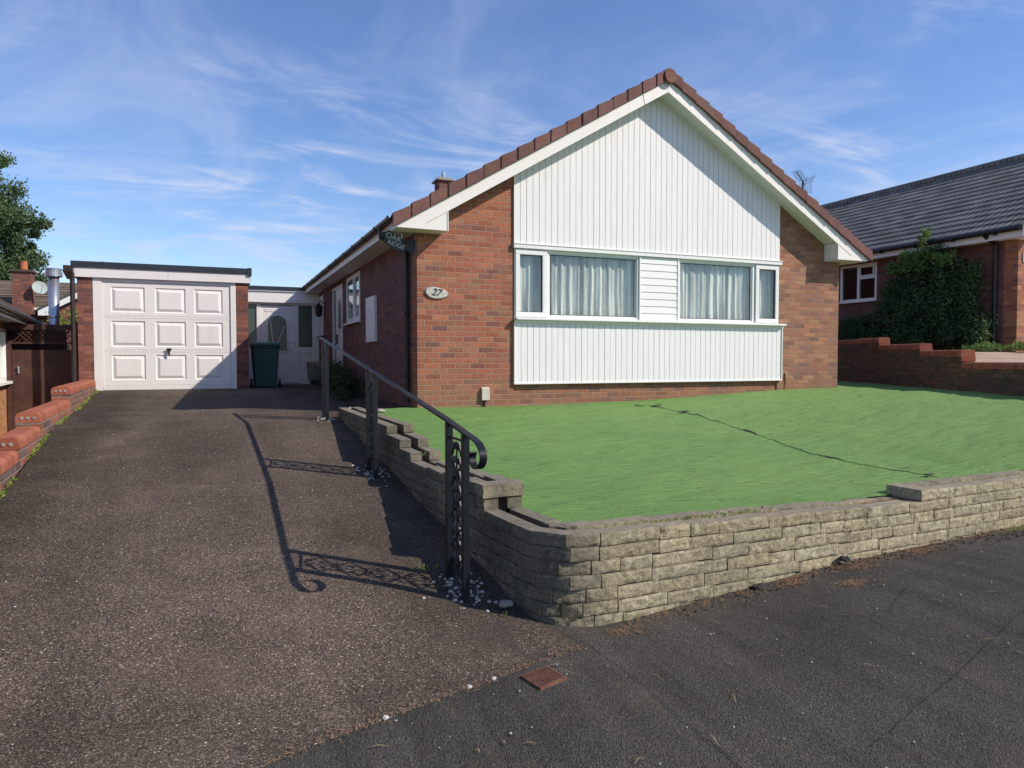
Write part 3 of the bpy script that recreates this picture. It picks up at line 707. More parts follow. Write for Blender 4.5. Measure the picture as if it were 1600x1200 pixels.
curtain(1.5, 3.53, 'white net curtain hanging behind the left front window', 2)
curtain(4.33, 6.3, 'white net curtain hanging behind the right front window', 5)
# bargeboards
def barge(side):
    f = (lambda u: u) if side < 0 else (lambda u: W-u)
    pts = [(-.35, 3.29), (-.35, 3.42), (CX_-.001 if side < 0 else CX_-.002, bz(CX_)+.19), (CX_-.001 if side < 0 else CX_-.002, bz(CX_)), (.353, bz(.353)), (.353, 3.285)]
    m = MB(); m.prism([(f(u), -.30, z) for u, z in pts], (0, .025, 0))
    b = m.build('bargeboard', M_BARGE, HB, bevel=.003)
    r = MB(); r.prism([(f(.333), -.275, 3.287), (f(.333), -.275, bz(.333)+.03), (f(.353), -.275, bz(.353)+.03), (f(.353), -.275, 3.287)], (0, .275, 0))
    r.prism([(f(-.345), -.275, 3.287), (f(-.345), -.275, 3.3), (f(.333), -.275, 3.3), (f(.333), -.275, 3.287)], (0, .275, 0)); r.build('box_end', M_BARGE, b)
    t = MB(); t.prism([(f(.345), -.308, 3.283), (f(.345), -.308, bz(.345)-.004), (f(.358), -.308, bz(.358)-.004), (f(.358), -.308, 3.283)], (0, .012, 0)); t.build('trim', M_WHITE, b)
    if side < 0:
        t = MB(); t.prism([(CX_-.42, -.306, bz(CX_-.42)+.005), (CX_-.385, -.306, bz(CX_-.385)+.01), (CX_-.42, -.306, bz(CX_-.42)+.195), (CX_-.455, -.306, bz(CX_-.455)+.19)], (0, .01, 0)); t.build('joint_cover', M_WHITE, b)
    # sloping soffit behind
    t = MB(); t.prism([(f(.04), -.3035, bz(.04)-.003), (f(.34), -.3035, bz(.34)-.003), (f(.34), -.3035, bz(.34)+.003), (f(.04), -.3035, bz(.04)+.003)], (0, .004, 0)); t.build('joint_line', M_STAIN, b)
    s = MB()
    for k in range(3):
        y0 = -.274+k*.092; s.prism([(f(.36), y0+.002, bz(.36)+.03), (f(CX_-.003), y0+.002, bz(CX_)+.028), (f(CX_-.003), y0+.002, bz(CX_)+.04), (f(.36), y0+.002, bz(.36)+.042)], (0, .088, 0))
    s.build('gable_soffit', M_WHITE, b)
barge(-1); barge(1)
# roof
def rz(U): return bz(U)+.20
mb = MB()
for f in ((lambda u: u), (lambda u: W-u)):
    mb.prism([(f(-.37), -.27, rz(-.37)+.07), (f(-.37), -.27, rz(-.37)+.09), (f(CX_-.0005), -.27, rz(CX_)+.09), (f(CX_-.0005), -.27, rz(CX_)+.07)], (0, BK+.5, 0))
ROOF = mb.build('roof', M_ROOFR, HB)
mb = MB()
for f in ((lambda u: u), (lambda u: W-u)):       # tile courses
    for k in range(17):
        a = -.40+k*.2535; b = min(a+.28, CX_-.002)
        mb.prism([(f(a), -.20, rz(a)+.095), (f(a), -.20, rz(a)+.118), (f(b), -.20, rz(b)+.098), (f(b), -.20, rz(b)+.092)], (0, BK+.4, 0), (random.uniform(.42, .56),)*3)
mb.build('roof_tiles', M_VERGE, HB)
mb = MB(); random.seed(5)
for side in (-1, 1):
    f = (lambda u: u) if side < 0 else (lambda u: W-u)
    for k in range(17):
        a = -.41+k*.2535; b = a+.262; j = random.uniform(-.004, .004); c = random.uniform(.42, .56); cc = (c, c*random.uniform(.93, 1.03), c*random.uniform(.92, 1.02))
        lo, hi = -.012, .155
        b_ = min(b, CX_-.03)
        # front apron and top cap of each verge unit; lower end stands proud
        mb.hexa([(f(a), -.352+j, rz(a)+lo), (f(b_), -.338+j, rz(b_)+lo-.008), (f(b_), -.31, rz(b_)+lo-.008), (f(a), -.31, rz(a)+lo)],
                [(f(a), -.352+j, rz(a)+hi+.012), (f(b_), -.338+j, rz(b_)+hi-.018), (f(b_), -.31, rz(b_)+hi-.018), (f(a), -.31, rz(a)+hi+.012)], cc)
        mb.hexa([(f(a), -.3098, rz(a)+hi-.02), (f(b_), -.3098, rz(b_)+hi-.05), (f(b_), -.10, rz(b_)+hi-.09), (f(a), -.10, rz(a)+hi-.06)],
                [(f(a), -.3098, rz(a)+hi+.010), (f(b_), -.3098, rz(b_)+hi-.020), (f(b_), -.10, rz(b_)+hi-.06), (f(a), -.10, rz(a)+hi-.03)], cc)
mb.build('verge_tiles', M_VERGE, HB, bevel=.006)
mb = MB(); cz = rz(CX_)+.03
prof = [(CX_+.118*math.cos(a), cz+.118*math.sin(a)) for a in [math.pi*(-.12)+i*math.pi*1.24/16 for i in range(17)]]
for k in range(26):
    y0 = -.34+k*.48; mb.prism([(x, y0, z) for x, z in prof], (0, .475, 0), (random.uniform(.44, .54),)*3)
RD = mb.build('ridge_tiles', M_VERGE, HB)
mb = MB(); ring = [(CX_+.108*math.cos(2*math.pi*i/28), -.375, cz-.01+.108*math.sin(2*math.pi*i/28)) for i in range(28)]
mb.prism(ring, (0, .034, 0), (.58, .50, .47)); c = mb.build('ridge_end_disc', M_VERGE, RD, bevel=.008)
for dx in (-.03, .02): mb = MB(); mb.tube([(CX_+dx, -.379, cz-.01), (CX_+dx, -.374, cz-.01)], .006, 8); mb.build('rivet', M_BLACK, c)
# eaves: fascia, soffit, gutter
for side in (-1, 1):
    f = (lambda u: u) if side < 0 else (lambda u: W-u)
    mb = MB(); mb.box(f(-.352), f(-.332), -.274, BK, 3.288, 3.405); mb.box(f(-.332), f(-.002), .001, BK, 3.30, 3.312); mb.build('eaves_fascia', M_BARGE, HB)
    g = MB(); R_ = .05; gx, gz = -.408, 3.435
    for y0, y1 in ((-.27, 1.9), (1.9, 4.1), (4.1, 6.3), (6.3, 8.5), (8.5, BK)):
        pts = [(f(gx+R_*math.cos(a)), y0, gz+R_*math.sin(a)) for a in [math.pi+i*math.pi/10 for i in range(11)]]+[(f(gx+(R_-.006)*math.cos(a)), y0, gz+(R_-.006)*math.sin(a)) for a in [2*math.pi-i*math.pi/10 for i in range(11)]]
        g.prism(pts, (0, y1-y0, 0))
    G_ = g.build('gutter', M_BROWNP, HB)
    y = -.25
    while y < BK:
        g = MB(); pts = [(f(gx+(R_+.009)*math.cos(a)), y, gz+(R_+.009)*math.sin(a)) for a in [math.pi*.97+i*math.pi*1.06/10 for i in range(11)]]+[(f(gx+(R_+.001)*math.cos(a)), y, gz+(R_+.001)*math.sin(a)) for a in [math.pi*2.03-i*math.pi*1.06/10 for i in range(11)]]
        g.prism(pts, (0, .045, 0)); y += .88
        g.build('gutter_bracket', M_BROWNP, G_)
mb = MB(); mb.tube([(-.415, .42, 3.39), (-.415, .42, 3.27), (-.05, .42, 3.16), (-.045, .42, 3.1), (-.045, .42, .95)], .036, 12); mb.box(-.10, -.001, .36, .48, 2.2, 2.225); mb.box(-.10, -.001, .36, .48, 1.3, 1.325); mb.build('downpipe', M_BROWNP, HB)
mb = MB(); mb.box(-.015, .0, .03, .06, 2.95, 3.29); mb.build('conduit', M_CONC, HB)
# side windows and door
def side_window(y0, y1, z0, z1, mull, label):
    m = MB(); rect_frame(m, y0, y1, z0, z1, .05, .0, .07, 'y')
    for q in mull: m.box(.0, .07, q-.03, q+.03, z0+.05, z1-.05)
    w = m.build('window', M_WHITE, HB, bevel=.004, label=label); e = [y0]+list(mull)+[y1]
    for a, b in zip(e, e[1:]):
        s = MB(); rect_frame(s, a+.03, b-.03, z0+.045, z1-.045, .045, -.012, .03, 'y'); s.build('sash', M_WHITE, w, bevel=.004)
        g = MB(); g.box(.012, .018, a+.07, b-.07, z0+.085, z1-.085); g.build('pane', M_GLASS, w)
        g = MB()
        for i in range(10): yy = a+.08+(b-a-.16)*i/10; g.box(.12+.015*(i % 2), .125+.015*(i % 2), yy, yy+(b-a-.16)/10*.9, z0+.08, z0+.5)
        g.build('net_blind', M_NET, w)
    s = MB(); s.box(-.07, .08, y0-.03, y1+.03, z0-.035, z0-.002); s.build('sill', M_WHITE, w, bevel=.004)
side_window(*SW1, [4.75], 'side window nearest the front corner beside the meter box')
side_window(*SW2, [9.5], 'small side window nearest the garage link')
m = MB(); rect_frame(m, SD[0], SD[1], SD[2], SD[3], .06, .0, .08, 'y'); m.box(.0, .08, 6.98, 7.04, .98, 3.14); D = m.build('side_door', M_WHITE, HB, bevel=.004)
m = MB(); m.box(.02, .06, 6.2, 6.98, .98, 3.14); d = m.build('door_leaf', M_WHITE, D)
m = MB()
for z0, z1 in ((2.2, 2.95), (1.65, 2.05), (1.1, 1.5)):
    rect_frame(m, 6.32, 6.86, z0, z1, .03, .008, .0195, 'y')
m.build('door_moulding', M_WHITE, d)
m = MB(); m.box(.012, .0195, 6.37, 6.81, 2.25, 2.9); m.build('pane', M_GLASSD, d)
m = MB(); m.tube([(-.03, 6.90, 2.0), (-.03, 6.78, 2.0)], .01); m.box(-.02, .019, 6.885, 6.925, 1.9, 2.12); m.build('handle', M_BLACK, d)
m = MB(); m.box(.035, .042, 7.10, 7.52, 1.0, 3.12); m.build('pane', M_GLASSD, D)
m = MB(); m.box(-.055, -.001, 2.58, 3.32, 1.86, 2.65); mt = m.build('meter_box', M_WHITE, HB, bevel=.008)
m = MB(); m.build('fixing', M_BLACK, mt) if 0 else None
for i in range(4): m = MB(); m.box(-.058, -.055, 2.92+.07*i, 2.94+.07*i, 2.40-.1*(i % 2), 2.42-.1*(i % 2)); m.build('fixing', M_BLACK, mt)
m = MB(); m.hexa([(.93,-.055,.97),(1.05,-.055,.97),(1.05,-.001,.97),(.93,-.001,.97)], [(.93,-.045,1.14),(1.05,-.045,1.14),(1.05,-.001,1.16),(.93,-.001,1.16)]); cb = m.build('cable_box', M_BEIGE, HB, bevel=.006)
m = MB(); m.tube([(.98, -.02, .98), (.98, -.02, .85)], .014, 8); m.build('conduit', M_BROWNP, cb)
m = MB(); m.tube([(6.53, -.01, 1.32), (6.54, -.012, 1.15), (6.53, -.012, 1.02)], .008, 6); m.build('cable', M_BLACK, HB)
# chimney on the rear of the roof
m = MB(); m.box(3.30, 3.66, 9.8, 10.25, 5.4, 6.58); ch = m.build('chimney', M_BRICKG, HB)
m = MB(); m.box(3.23, 3.73, 9.73, 10.32, 6.58, 6.63); m.box(3.27, 3.69, 9.77, 10.28, 6.63, 6.67); m.build('chimney_cap', M_CONC, ch, bevel=.01)
m = MB(); m.lathe((3.50, 10.05, 6.67), [(.06, 0), (.06, .09), (.075, .10), (.075, .13), (.055, .14), (.055, .17), (.07, .18), (.07, .20)], 14); m.build('flue_terminal', M_SILVER, ch, smooth=False)

# signs on the house
t = thing('house_number_plaque', 'oval pale stone plaque with black number 27 on the front brickwork', 'sign', (.27, 0, 2.47))
m = MB(); random.seed(21); ring = []
for i in range(22):
    a = 2*math.pi*i/22; k = 1+.05*math.sin(3*a+1)+random.uniform(-.03, .03); ring.append((.27+.165*k*math.cos(a), -.028, 2.475+.078*k*math.sin(a)-.012*math.cos(a)))
m.prism(ring, (0, .027, 0)); m.build('stone_slab', M_STONEPL, t, bevel=.008)
MT = Matrix.Translation((.265, -.030, 2.478)) @ Matrix.Rotation(math.pi/2, 4, 'X')
text_mesh('27', .135, .003, MT @ Matrix.Rotation(R(-6), 4, 'Z'), 'numerals', M_BLACK, t, .3)
t = thing('house_name_sign', 'dark carved name board reading OAK RIDGE hanging under the left eave', 'sign', (-.2, .05, 3.1))
m = MB(); ring = []
for i in range(30):
    a = 2*math.pi*i/30; k = 1+.13*math.sin(7*a)+.06*math.sin(3*a); x = .165*k*math.cos(a); z = .115*k*math.sin(a); ring.append((-.30+x, .02, 3.155+z-x*.42))
m.prism(ring, (0, .03, 0)); bd = m.build('board', M_SIGNWOOD, t, bevel=.006)
m = MB(); ring = [(-.16, .03, 3.17), (-.02, .03, 3.20), (-.0, .03, 3.12), (-.02, .03, 3.03), (-.06, .03, 2.98), (-.10, .03, 3.03), (-.15, .03, 3.05)]; m.prism(ring, (0, .05, 0)); m.build('bracket', M_SIGNWOOD, t, bevel=.006)
for x in (-.40, -.2): m = MB(); m.tube([(x, .035, 3.2), (x, .035, 3.30)], .006); m.build('hook', M_SILVER, t)
RX = Matrix.Rotation(math.pi/2, 4, 'X'); TL = Matrix.Rotation(R(-18), 4, 'Z')
text_mesh('OAK', .105, .002, Matrix.Translation((-.315, .017, 3.205)) @ RX @ TL, 'lettering', M_LETTER, t)
text_mesh('RIDGE', .085, .002, Matrix.Translation((-.285, .017, 3.108)) @ RX @ TL, 'lettering', M_LETTER, t)
t = thing('wall_lantern', 'small black carriage lantern on the side wall beside the white door', 'lamp', (-.02, 8.75, 2.75))
m = MB(); m.tube([(-.01, 8.75, 2.95), (-.12, 8.75, 3.0), (-.16, 8.75, 2.93)], .012); m.box(-.02, 0, 8.70, 8.80, 2.85, 3.02); m.build('arm', M_BLACK, t)
m = MB(); m.lathe((-.16, 8.75, 2.62), [(.04, 0), (.075, .03), (.10, .24), (.115, .25), (.03, .32), (.015, .34)], 6); m.build('lantern_case', M_BLACK, t)

# ------------------------------------------------------------------ garage and link
GR = thing('garage', 'flat roofed brick garage with white panelled up and over door', 'garage', (-3.4, 5.44, .98))
m = MB(); m.box(-4.86, -4.62, 5.44, 5.68, .3, 3.10); m.box(-2.17, -1.95, 5.44, 5.68, .3, 3.10); m.box(-4.86, -4.64, 5.68, 10.6, .2, 3.10); m.box(-2.17, -1.95, 5.68, 10.6, .3, 3.10); m.box(-4.64, -2.17, 10.4, 10.6, .3, 3.1)
m.build('brick_wall', M_BRICKG, GR)
m = MB(); m.box(-4.93, -1.90, 5.435, 10.75, 3.101, 3.25); m.build('roof', M_FELT, GR)
m = MB(); m.box(-4.90, -3.37, 5.395, 5.434, 3.05, 3.235); m.box(-3.366, -1.93, 5.395, 5.434, 3.05, 3.235); m.box(-1.93, -1.905, 5.395, 10.7, 3.05, 3.235); m.box(-4.925, -4.90, 5.395, 10.7, 3.05, 3.235); m.build('fascia', M_GDOOR, GR, bevel=.003)
m = MB(); m.box(-4.94, -1.89, 5.375, 5.41, 3.225, 3.335); m.box(-1.90, -1.885, 5.41, 10.7, 3.225, 3.335); m.box(-1.96, -1.88, 5.365, 5.42, 3.19, 3.345); m.box(-4.95, -4.935, 5.41, 10.7, 3.225, 3.335); m.box(-4.93, -1.905, 5.43, 10.7, 3.25, 3.29); m.build('roof_edge_trim', M_FELT, GR)
m = MB(); m.box(-4.615, -4.475, 5.443, 5.52, .97, 3.05); m.box(-2.275, -2.175, 5.443, 5.52, .97, 3.05); m.box(-4.475, -2.275, 5.448, 5.52, 2.985, 3.05); m.build('door_frame', M_GDOOR, GR, bevel=.004)
def garage_door():
    u0, u1, z0, z1 = -4.455, -2.295, 1.075, 2.97; y = 5.465
    cols = [(.057, .317), (.396, .639), (.709, .943)]; rows = [(1.17, 1.64), (1.79, 2.27), (2.43, 2.90)]
    U_ = lambda t: u0+(u1-u0)*t
    m = MB(); xs = sorted([u0, u1]+[U_(q) for c in cols for q in c]); zs = sorted([z0, z1]+[q for r in rows for q in r])
    for i in range(len(xs)-1):
        for j in range(len(zs)-1):
            a, b, c, d = xs[i], xs[i+1], zs[j], zs[j+1]
            if i % 2 and j % 2:
                rg = [[(a+o, y+dp, c+o), (b-o, y+dp, c+o), (b-o, y+dp, d-o), (a+o, y+dp, d-o)] for o, dp in ((0, 0), (.018, .016), (.028, .016), (.075, -.004))]
                for r0, r1 in zip(rg, rg[1:]):
                    for k in range(4): m.poly([r0[k], r0[(k+1) % 4], r1[(k+1) % 4], r1[k]])
                m.poly(rg[-1])
            else: m.poly([(a, y, c), (b, y, c), (b, y, d), (a, y, d)])
    m.box(u0-.012, u1+.012, y+.03, y+.05, .985, z1+.01)
    for z in (1.70, 1.745, 2.33, 2.375): m.box(u0, u1, y-.004, y+.01, z, z+.012)
    d_ = m.build('garage_door', M_GDOOR, GR)
    m = MB(); m.box(u0-.015, u1+.015, y-.01, y+.03, .985, 1.07); m.box(u0-.018, u0-.001, y-.006, y+.03, 1.07, z1); m.box(u1+.001, u1+.018, y-.006, y+.03, 1.07, z1); m.box(u0-.018, u1+.018, y-.006, y+.03, z1+.001, z1+.014); m.build('edge_rail', M_GDOOR, d_, bevel=.004)
    m = MB(); cx = -3.37; m.tube([(cx, y-.002, 1.735), (cx, y-.035, 1.735)], .034, 12); m.box(cx-.016, cx+.016, y-.055, y-.03, 1.62, 1.755); m.box(cx-.045, cx+.045, y-.05, y-.034, 1.74, 1.765); m.build('handle', M_BLACK, d_, bevel=.003)
garage_door()
m = MB(); m.box(-4.475, -2.275, 5.57, 5.60, .95, 3.05); m.build('door_backing', M_DARKROOM, GR)
m = MB(); m.tube([(-4.925, 5.40, 3.12), (-4.925, 5.40, .3)], .04, 10); m.box(-5.05, -4.90, 5.30, 5.46, 3.12, 3.24); m.hexa([(-5.0,5.34,3.0),(-4.91,5.34,3.0),(-4.91,5.42,3.0),(-5.0,5.42,3.0)], [(-5.06,5.29,3.14),(-4.90,5.29,3.14),(-4.90,5.47,3.14),(-5.06,5.47,3.14)]); m.build('downpipe', M_BROWNP, GR)

LK = thing('link_porch', 'white flat roofed entrance porch joining the garage to the bungalow', 'porch', (-1, 10, .9))
m = MB(); m.box(-1.95, 0, 9.86, 10.0, 3.03, 3.31); m.box(-1.95, 0, 9.83, 10.0, 3.31, 3.36); m.build('fascia', M_WHITE, LK)
m = MB(); m.box(-1.94, -.36, 9.80, 12, 3.36, 3.44); m.build('roof', M_FELT, LK)
m = MB(); rect_frame(m, -1.95, 0, .90, 3.03, .05, 9.95, 10.03); m.box(-1.56, -1.45, 9.95, 10.03, .95, 2.98); m.box(-.64, -.52, 9.95, 10.03, .95, 2.98); m.box(-.17, -.05, 9.95, 10.03, .95, 2.98); m.box(-.52, -.17, 9.955, 10.02, 1.72, 1.88); m.box(-.52, -.17, 9.975, 10.01, .95, 1.72); m.box(-1.9, -1.56, 9.975, 10.01, .95, 1.9); m.build('frame', M_WHITE, LK, bevel=.004)
m = MB(); m.box(-.52, -.17, 9.985, 9.99, 1.88, 2.98); m.build('side_light', M_GLASSD, LK); m = MB(); m.box(-1.9, -1.56, 9.985, 9.99, 1.9, 2.98); m.build('side_light', M_GLASSD, LK)
m = MB()
# door leaf around the arch
ax, ar, az0, az1 = -1.055, .235, 1.78, 2.46
def arch(off): return [(ax-ar-off, az0-off)]+[(ax+(ar+off)*math.cos(a), az1+(ar+off)*math.sin(a)) for a in [math.pi-i*math.pi/18 for i in range(19)]]+[(ax+ar+off, az0-off)]
pts = arch(0); left = [p for p in pts if p[0] <= ax+1e-6]; right = [p for p in pts if p[0] >= ax-1e-6]
m.poly([(x, 9.965, z) for x, z in [(-1.45, az0), (-1.45, 2.96), (ax, 2.96)]+[(p[0], p[1]) for p in reversed(left)]])
m.poly([(x, 9.965, z) for x, z in [(-.64, az0), (-.64, 2.96), (ax, 2.96)]+[(p[0], p[1]) for p in right]])
m.poly([(-1.45, 9.965, .96), (-.64, 9.965, .96), (-.64, 9.965, az0), (-1.45, 9.965, az0)])
dl = m.build('door', M_WHITE, LK)
m = MB(); o_, i_ = arch(.035), arch(0)
for k in range(len(o_)-1): m.hexa([(o_[k][0],9.95,o_[k][1]),(o_[k+1][0],9.95,o_[k+1][1]),(i_[k+1][0],9.95,i_[k+1][1]),(i_[k][0],9.95,i_[k][1])], [(o_[k][0],9.966,o_[k][1]),(o_[k+1][0],9.966,o_[k+1][1]),(i_[k+1][0],9.966,i_[k+1][1]),(i_[k][0],9.966,i_[k][1])])
m.box(ax-ar-.035, ax+ar+.035, 9.95, 9.966, az0-.035, az0)
rect_frame(m, -1.33, -.78, 1.12, 1.55, .03, 9.95, 9.964); rect_frame(m, -1.25, -.86, 1.2, 1.47, .02, 9.945, 9.964); rect_frame(m, -1.36, -.75, 2.80, 2.86, .012, 9.955, 9.964)
for dx in (-.17, .19): m.hexa([(ax-.1,9.96,az0),(ax-.08,9.96,az0),(ax-.08,9.966,az0),(ax-.1,9.966,az0)], [(ax+dx-.01,9.96,2.60 if dx<0 else 2.42),(ax+dx+.01,9.96,2.60 if dx<0 else 2.42),(ax+dx+.01,9.966,2.60 if dx<0 else 2.42),(ax+dx-.01,9.966,2.60 if dx<0 else 2.42)])
m.build('moulding', M_WHITE, dl)
m = MB(); m.poly([(x, 9.975, z) for x, z in arch(-.002)]); m.build('arched_pane', M_GLASSD, dl)
m = MB(); m.tube([(-.70, 9.92, 2.02), (-.82, 9.92, 2.02)], .012); m.box(-.72, -.68, 9.935, 9.964, 1.88, 2.1); m.build('handle', M_SILVER, dl)
m = MB(); m.box(-1.6, -.5, 9.75, 10.05, .86, .93); m.build('doorstep', M_CONC, LK)
m = MB(); m.box(-1.94, .0, 10.6, 10.7, .8, 3.1); m.build('lining', M_DARKROOM, LK)

# wheelie bin
B_ = thing('wheelie_bin', 'dark green wheeled rubbish bin standing against the right side of the garage', 'bin', (-1.53, 7.25, .93))
m = MB(); zb = .935
m.hexa([(-1.76,7.02,zb),(-1.31,7.02,zb),(-1.31,7.50,zb),(-1.76,7.50,zb)], [(-1.82,6.93,1.86),(-1.25,6.93,1.86),(-1.25,7.62,1.86),(-1.82,7.62,1.86)]); m.box(-1.84, -1.23, 6.91, 7.64, 1.80, 1.87); m.build('body', M_BIN, B_, bevel=.03)
m = MB(); m.hexa([(-1.85,6.88,1.875),(-1.22,6.88,1.875),(-1.22,7.66,1.875),(-1.85,7.66,1.875)], [(-1.80,6.95,1.93),(-1.27,6.95,1.93),(-1.27,7.6,1.96),(-1.80,7.6,1.96)]); m.tube([(-1.8,7.70,1.9),(-1.26,7.70,1.9)], .02); m.build('lid', M_BIN, B_, bevel=.015)
for x in (-1.82, -1.22):
    m = MB(); m.tube([(x-.025, 7.42, zb+.09), (x+.025, 7.42, zb+.09)], .10, 16); m.build('wheel', M_BLACK, B_)
t = thing('planter', 'small grey white planter box by the side wall near the porch', 'planter', (-.3, 9.2, .9))
m = MB(); m.hexa([(-.36,9.0,1.05),(-.10,9.0,1.05),(-.10,9.35,1.05),(-.36,9.35,1.05)], [(-.40,8.95,1.5),(-.06,8.95,1.5),(-.06,9.4,1.5),(-.40,9.4,1.5)]); m.build('box', M_CONC, t, bevel=.01)
m = MB(); m.box(-.32, -.14, 9.05, 9.3, .88, 1.048); m.build('stand', M_BLACK, t)

# ------------------------------------------------------------------ railing
RU = -1.285
RL = thing('handrail', 'black wrought iron handrail with scrolled end beside the sloping driveway', 'railing', (RU, -3.3, .5))
def hr(V): return interp(V, [-5.7, .1], [1.160, 1.845])
path = [(RU, .10, hr(.1))]+[(RU, v, hr(v)) for v in (-1, -2, -3, -4, -5, -5.4)]
ctl = [(-5.63,1.163), (-5.78,1.140), (-5.91,1.122), (-6.0,1.100), (-6.055,1.06), (-6.055,1.015), (-6.01,.978), (-5.95,.968), (-5.905,.985), (-5.89,1.02), (-5.915,1.05), (-5.95,1.052)]
for i in range(1, len(ctl)-2):
    for q in range(6):
        t_ = q/6; p0, p1, p2, p3 = ctl[i-1:i+3]; path.append((RU, *[.5*(2*p1[k]+(p2[k]-p0[k])*t_+(2*p0[k]-5*p1[k]+4*p2[k]-p3[k])*t_*t_+(3*p1[k]-p0[k]-3*p2[k]+p3[k])*t_**3) for k in (0, 1)]))
sm = []
for k, p in enumerate(path): sm.append(Vector(p))
m = MB(); m.ribbon(sm, (1, 0, 0), .042, .011); m.build('rail', M_RAIL, RL, bevel=.003)
m = MB(); m.ribbon([Vector(p)+Vector((0, .0, -.012)) for p in path[:8]], (1, 0, 0), .020, .012); m.build('under_rail', M_RAIL, RL)
for (Va, Vb, zb) in ((-5.47, -5.77, .22), (-3.05, -3.34, .50), (-.16, -.46, .77)):
    m = MB()
    for V in (Va, Vb): m.box(RU-.02, RU+.02, V-.02, V+.02, G(RU, V)-.06, hr(V)-(.012 if V > -5.6 else .026))
    pst = m.build('post', M_RAIL, RL, bevel=.003)
    m = MB(); zc = (Va+Vb)/2; lo = G(RU, zc)+.12; hi = hr(zc)-.10; n = 48
    m.ribbon([(RU, Va, lo-.02), (RU, Vb, lo-.02)], (1, 0, 0), .012, .012); m.ribbon([(RU, Va, hi+.02), (RU, Vb, hi+.02)], (1, 0, 0), .012, .012)
    for ph in (0, math.pi):
        m.tube([(RU, zc+.085*math.sin(ph+i/n*4*math.pi*1.0)*(1-.25*math.cos(i/n*8*math.pi)), lo+(hi-lo)*i/n) for i in range(n+1)], .007, 5)
    m.tube([(RU, zc, lo), (RU, zc, hi)], .006, 5)
    for i in range(9):
        z = lo+(hi-lo)*(i+.5)/9
        for sgn in (-1, 1): m.tube([(RU, zc+sgn*(.03+.05*t_)*1.0, z+.035*math.sin(t_*5)) for t_ in (0, .3, .6, .85, 1)], [.011, .009, .007, .006, .004], 5)
    m.build('scroll_panel', M_RAIL, pst)

# ------------------------------------------------------------------ coping walls
def coping_run(mb, a, b, z0, w=.225, h=.105, unit=.0765, side=1, hole_mb=None):
    a = Vector((*a, 0)); b = Vector((*b, 0)); d = (b-a).normalized(); n = Vector((-d.y, d.x, 0))*side; Ln = (b-a).length
    prof = [(0, 0), (0, h-.05)]+[(.05-.05*math.cos(t_), h-.05+.05*math.sin(t_)) for t_ in (.4, .8, 1.2, 1.57)]+[(w-.05+.05*math.sin(t_), h-.05+.05*math.cos(t_)) for t_ in (0, .4, .8, 1.2)]+[(w, h-.05), (w, 0)]
    k = max(1, int(Ln/unit)); u = Ln/k
    for i in range(k):
        p = a+d*(u*i+.003); c = random.uniform(.40, .6); j = random.uniform(-.002, .002)
        mb.prism([Vector((p.x, p.y, z0+j))+n*x+Vector((0, 0, z)) for x, z in prof], d*(u-.006), (c, c*random.uniform(.93, 1.05), c))
    return d, n
def lowwall():
    root = thing('low_brick_wall', 'stepped low brick wall with rounded red coping along the left driveway edge', 'wall', (-4.3, 0, .8)); random.seed(9)
    body = MB(); cop = MB(); core = MB()
    segs = [(1.57, 5.42, 1.185), (-.97, 1.55, 1.01), (-2.2, -.99, .87), (-3.4, -2.22, .765), (-4.6, -3.42, .63), (-5.7, -4.62, .50)]
    for v0, v1, zt in segs:
        a, b = (leftU(v0), v0), (leftU(v1), v1); d = (Vector((*b, 0))-Vector((*a, 0))).normalized(); n = Vector((-d.y, d.x, 0)); A3, B3 = Vector((*a, 0)), Vector((*b, 0)); i_ = n*.004; o_ = n*.22
        za, zb_ = A(v0)-.4, zt-.105
        body.hexa([(A3.x, A3.y, za), (B3.x, B3.y, za), ((B3+o_).x, (B3+o_).y, -.2), ((A3+o_).x, (A3+o_).y, -.2)], [(A3.x, A3.y, zb_), (B3.x, B3.y, zb_), ((B3+o_).x, (B3+o_).y, zb_), ((A3+o_).x, (A3+o_).y, zb_)])
        coping_run(cop, a, b, zb_+.003, side=1)
        for k in range(3):
            p = A3+n*(.06+.053*k)-d*.001; core.tube([(p.x, p.y, zb_+.052), (p.x-d.x*.003, p.y-d.y*.003, zb_+.052)], .017, 12)
    body.build('brickwork', M_BRICKL, root); c = cop.build('coping', M_COPING, root, bevel=.003); core.build('core_hole_mortar', M_CONC, c)
lowwall()
def retaining():
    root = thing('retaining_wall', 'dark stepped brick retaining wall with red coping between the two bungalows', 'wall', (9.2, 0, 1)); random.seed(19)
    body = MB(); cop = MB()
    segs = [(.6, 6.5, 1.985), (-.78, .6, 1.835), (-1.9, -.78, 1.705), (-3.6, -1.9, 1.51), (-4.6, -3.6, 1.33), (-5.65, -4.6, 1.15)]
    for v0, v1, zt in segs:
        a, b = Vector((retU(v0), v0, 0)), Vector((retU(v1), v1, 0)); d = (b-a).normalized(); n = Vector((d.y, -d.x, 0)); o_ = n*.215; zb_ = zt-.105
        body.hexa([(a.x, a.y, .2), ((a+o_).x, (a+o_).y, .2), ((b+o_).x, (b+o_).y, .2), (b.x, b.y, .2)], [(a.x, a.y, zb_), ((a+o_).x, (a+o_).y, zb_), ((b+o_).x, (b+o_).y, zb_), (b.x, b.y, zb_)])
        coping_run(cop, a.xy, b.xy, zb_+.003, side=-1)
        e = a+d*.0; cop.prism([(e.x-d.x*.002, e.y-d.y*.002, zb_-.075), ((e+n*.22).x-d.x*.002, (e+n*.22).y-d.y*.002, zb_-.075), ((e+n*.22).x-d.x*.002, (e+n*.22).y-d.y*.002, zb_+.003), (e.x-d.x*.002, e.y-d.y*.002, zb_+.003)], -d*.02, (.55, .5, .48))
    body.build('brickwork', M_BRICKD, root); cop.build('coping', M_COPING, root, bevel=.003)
retaining()
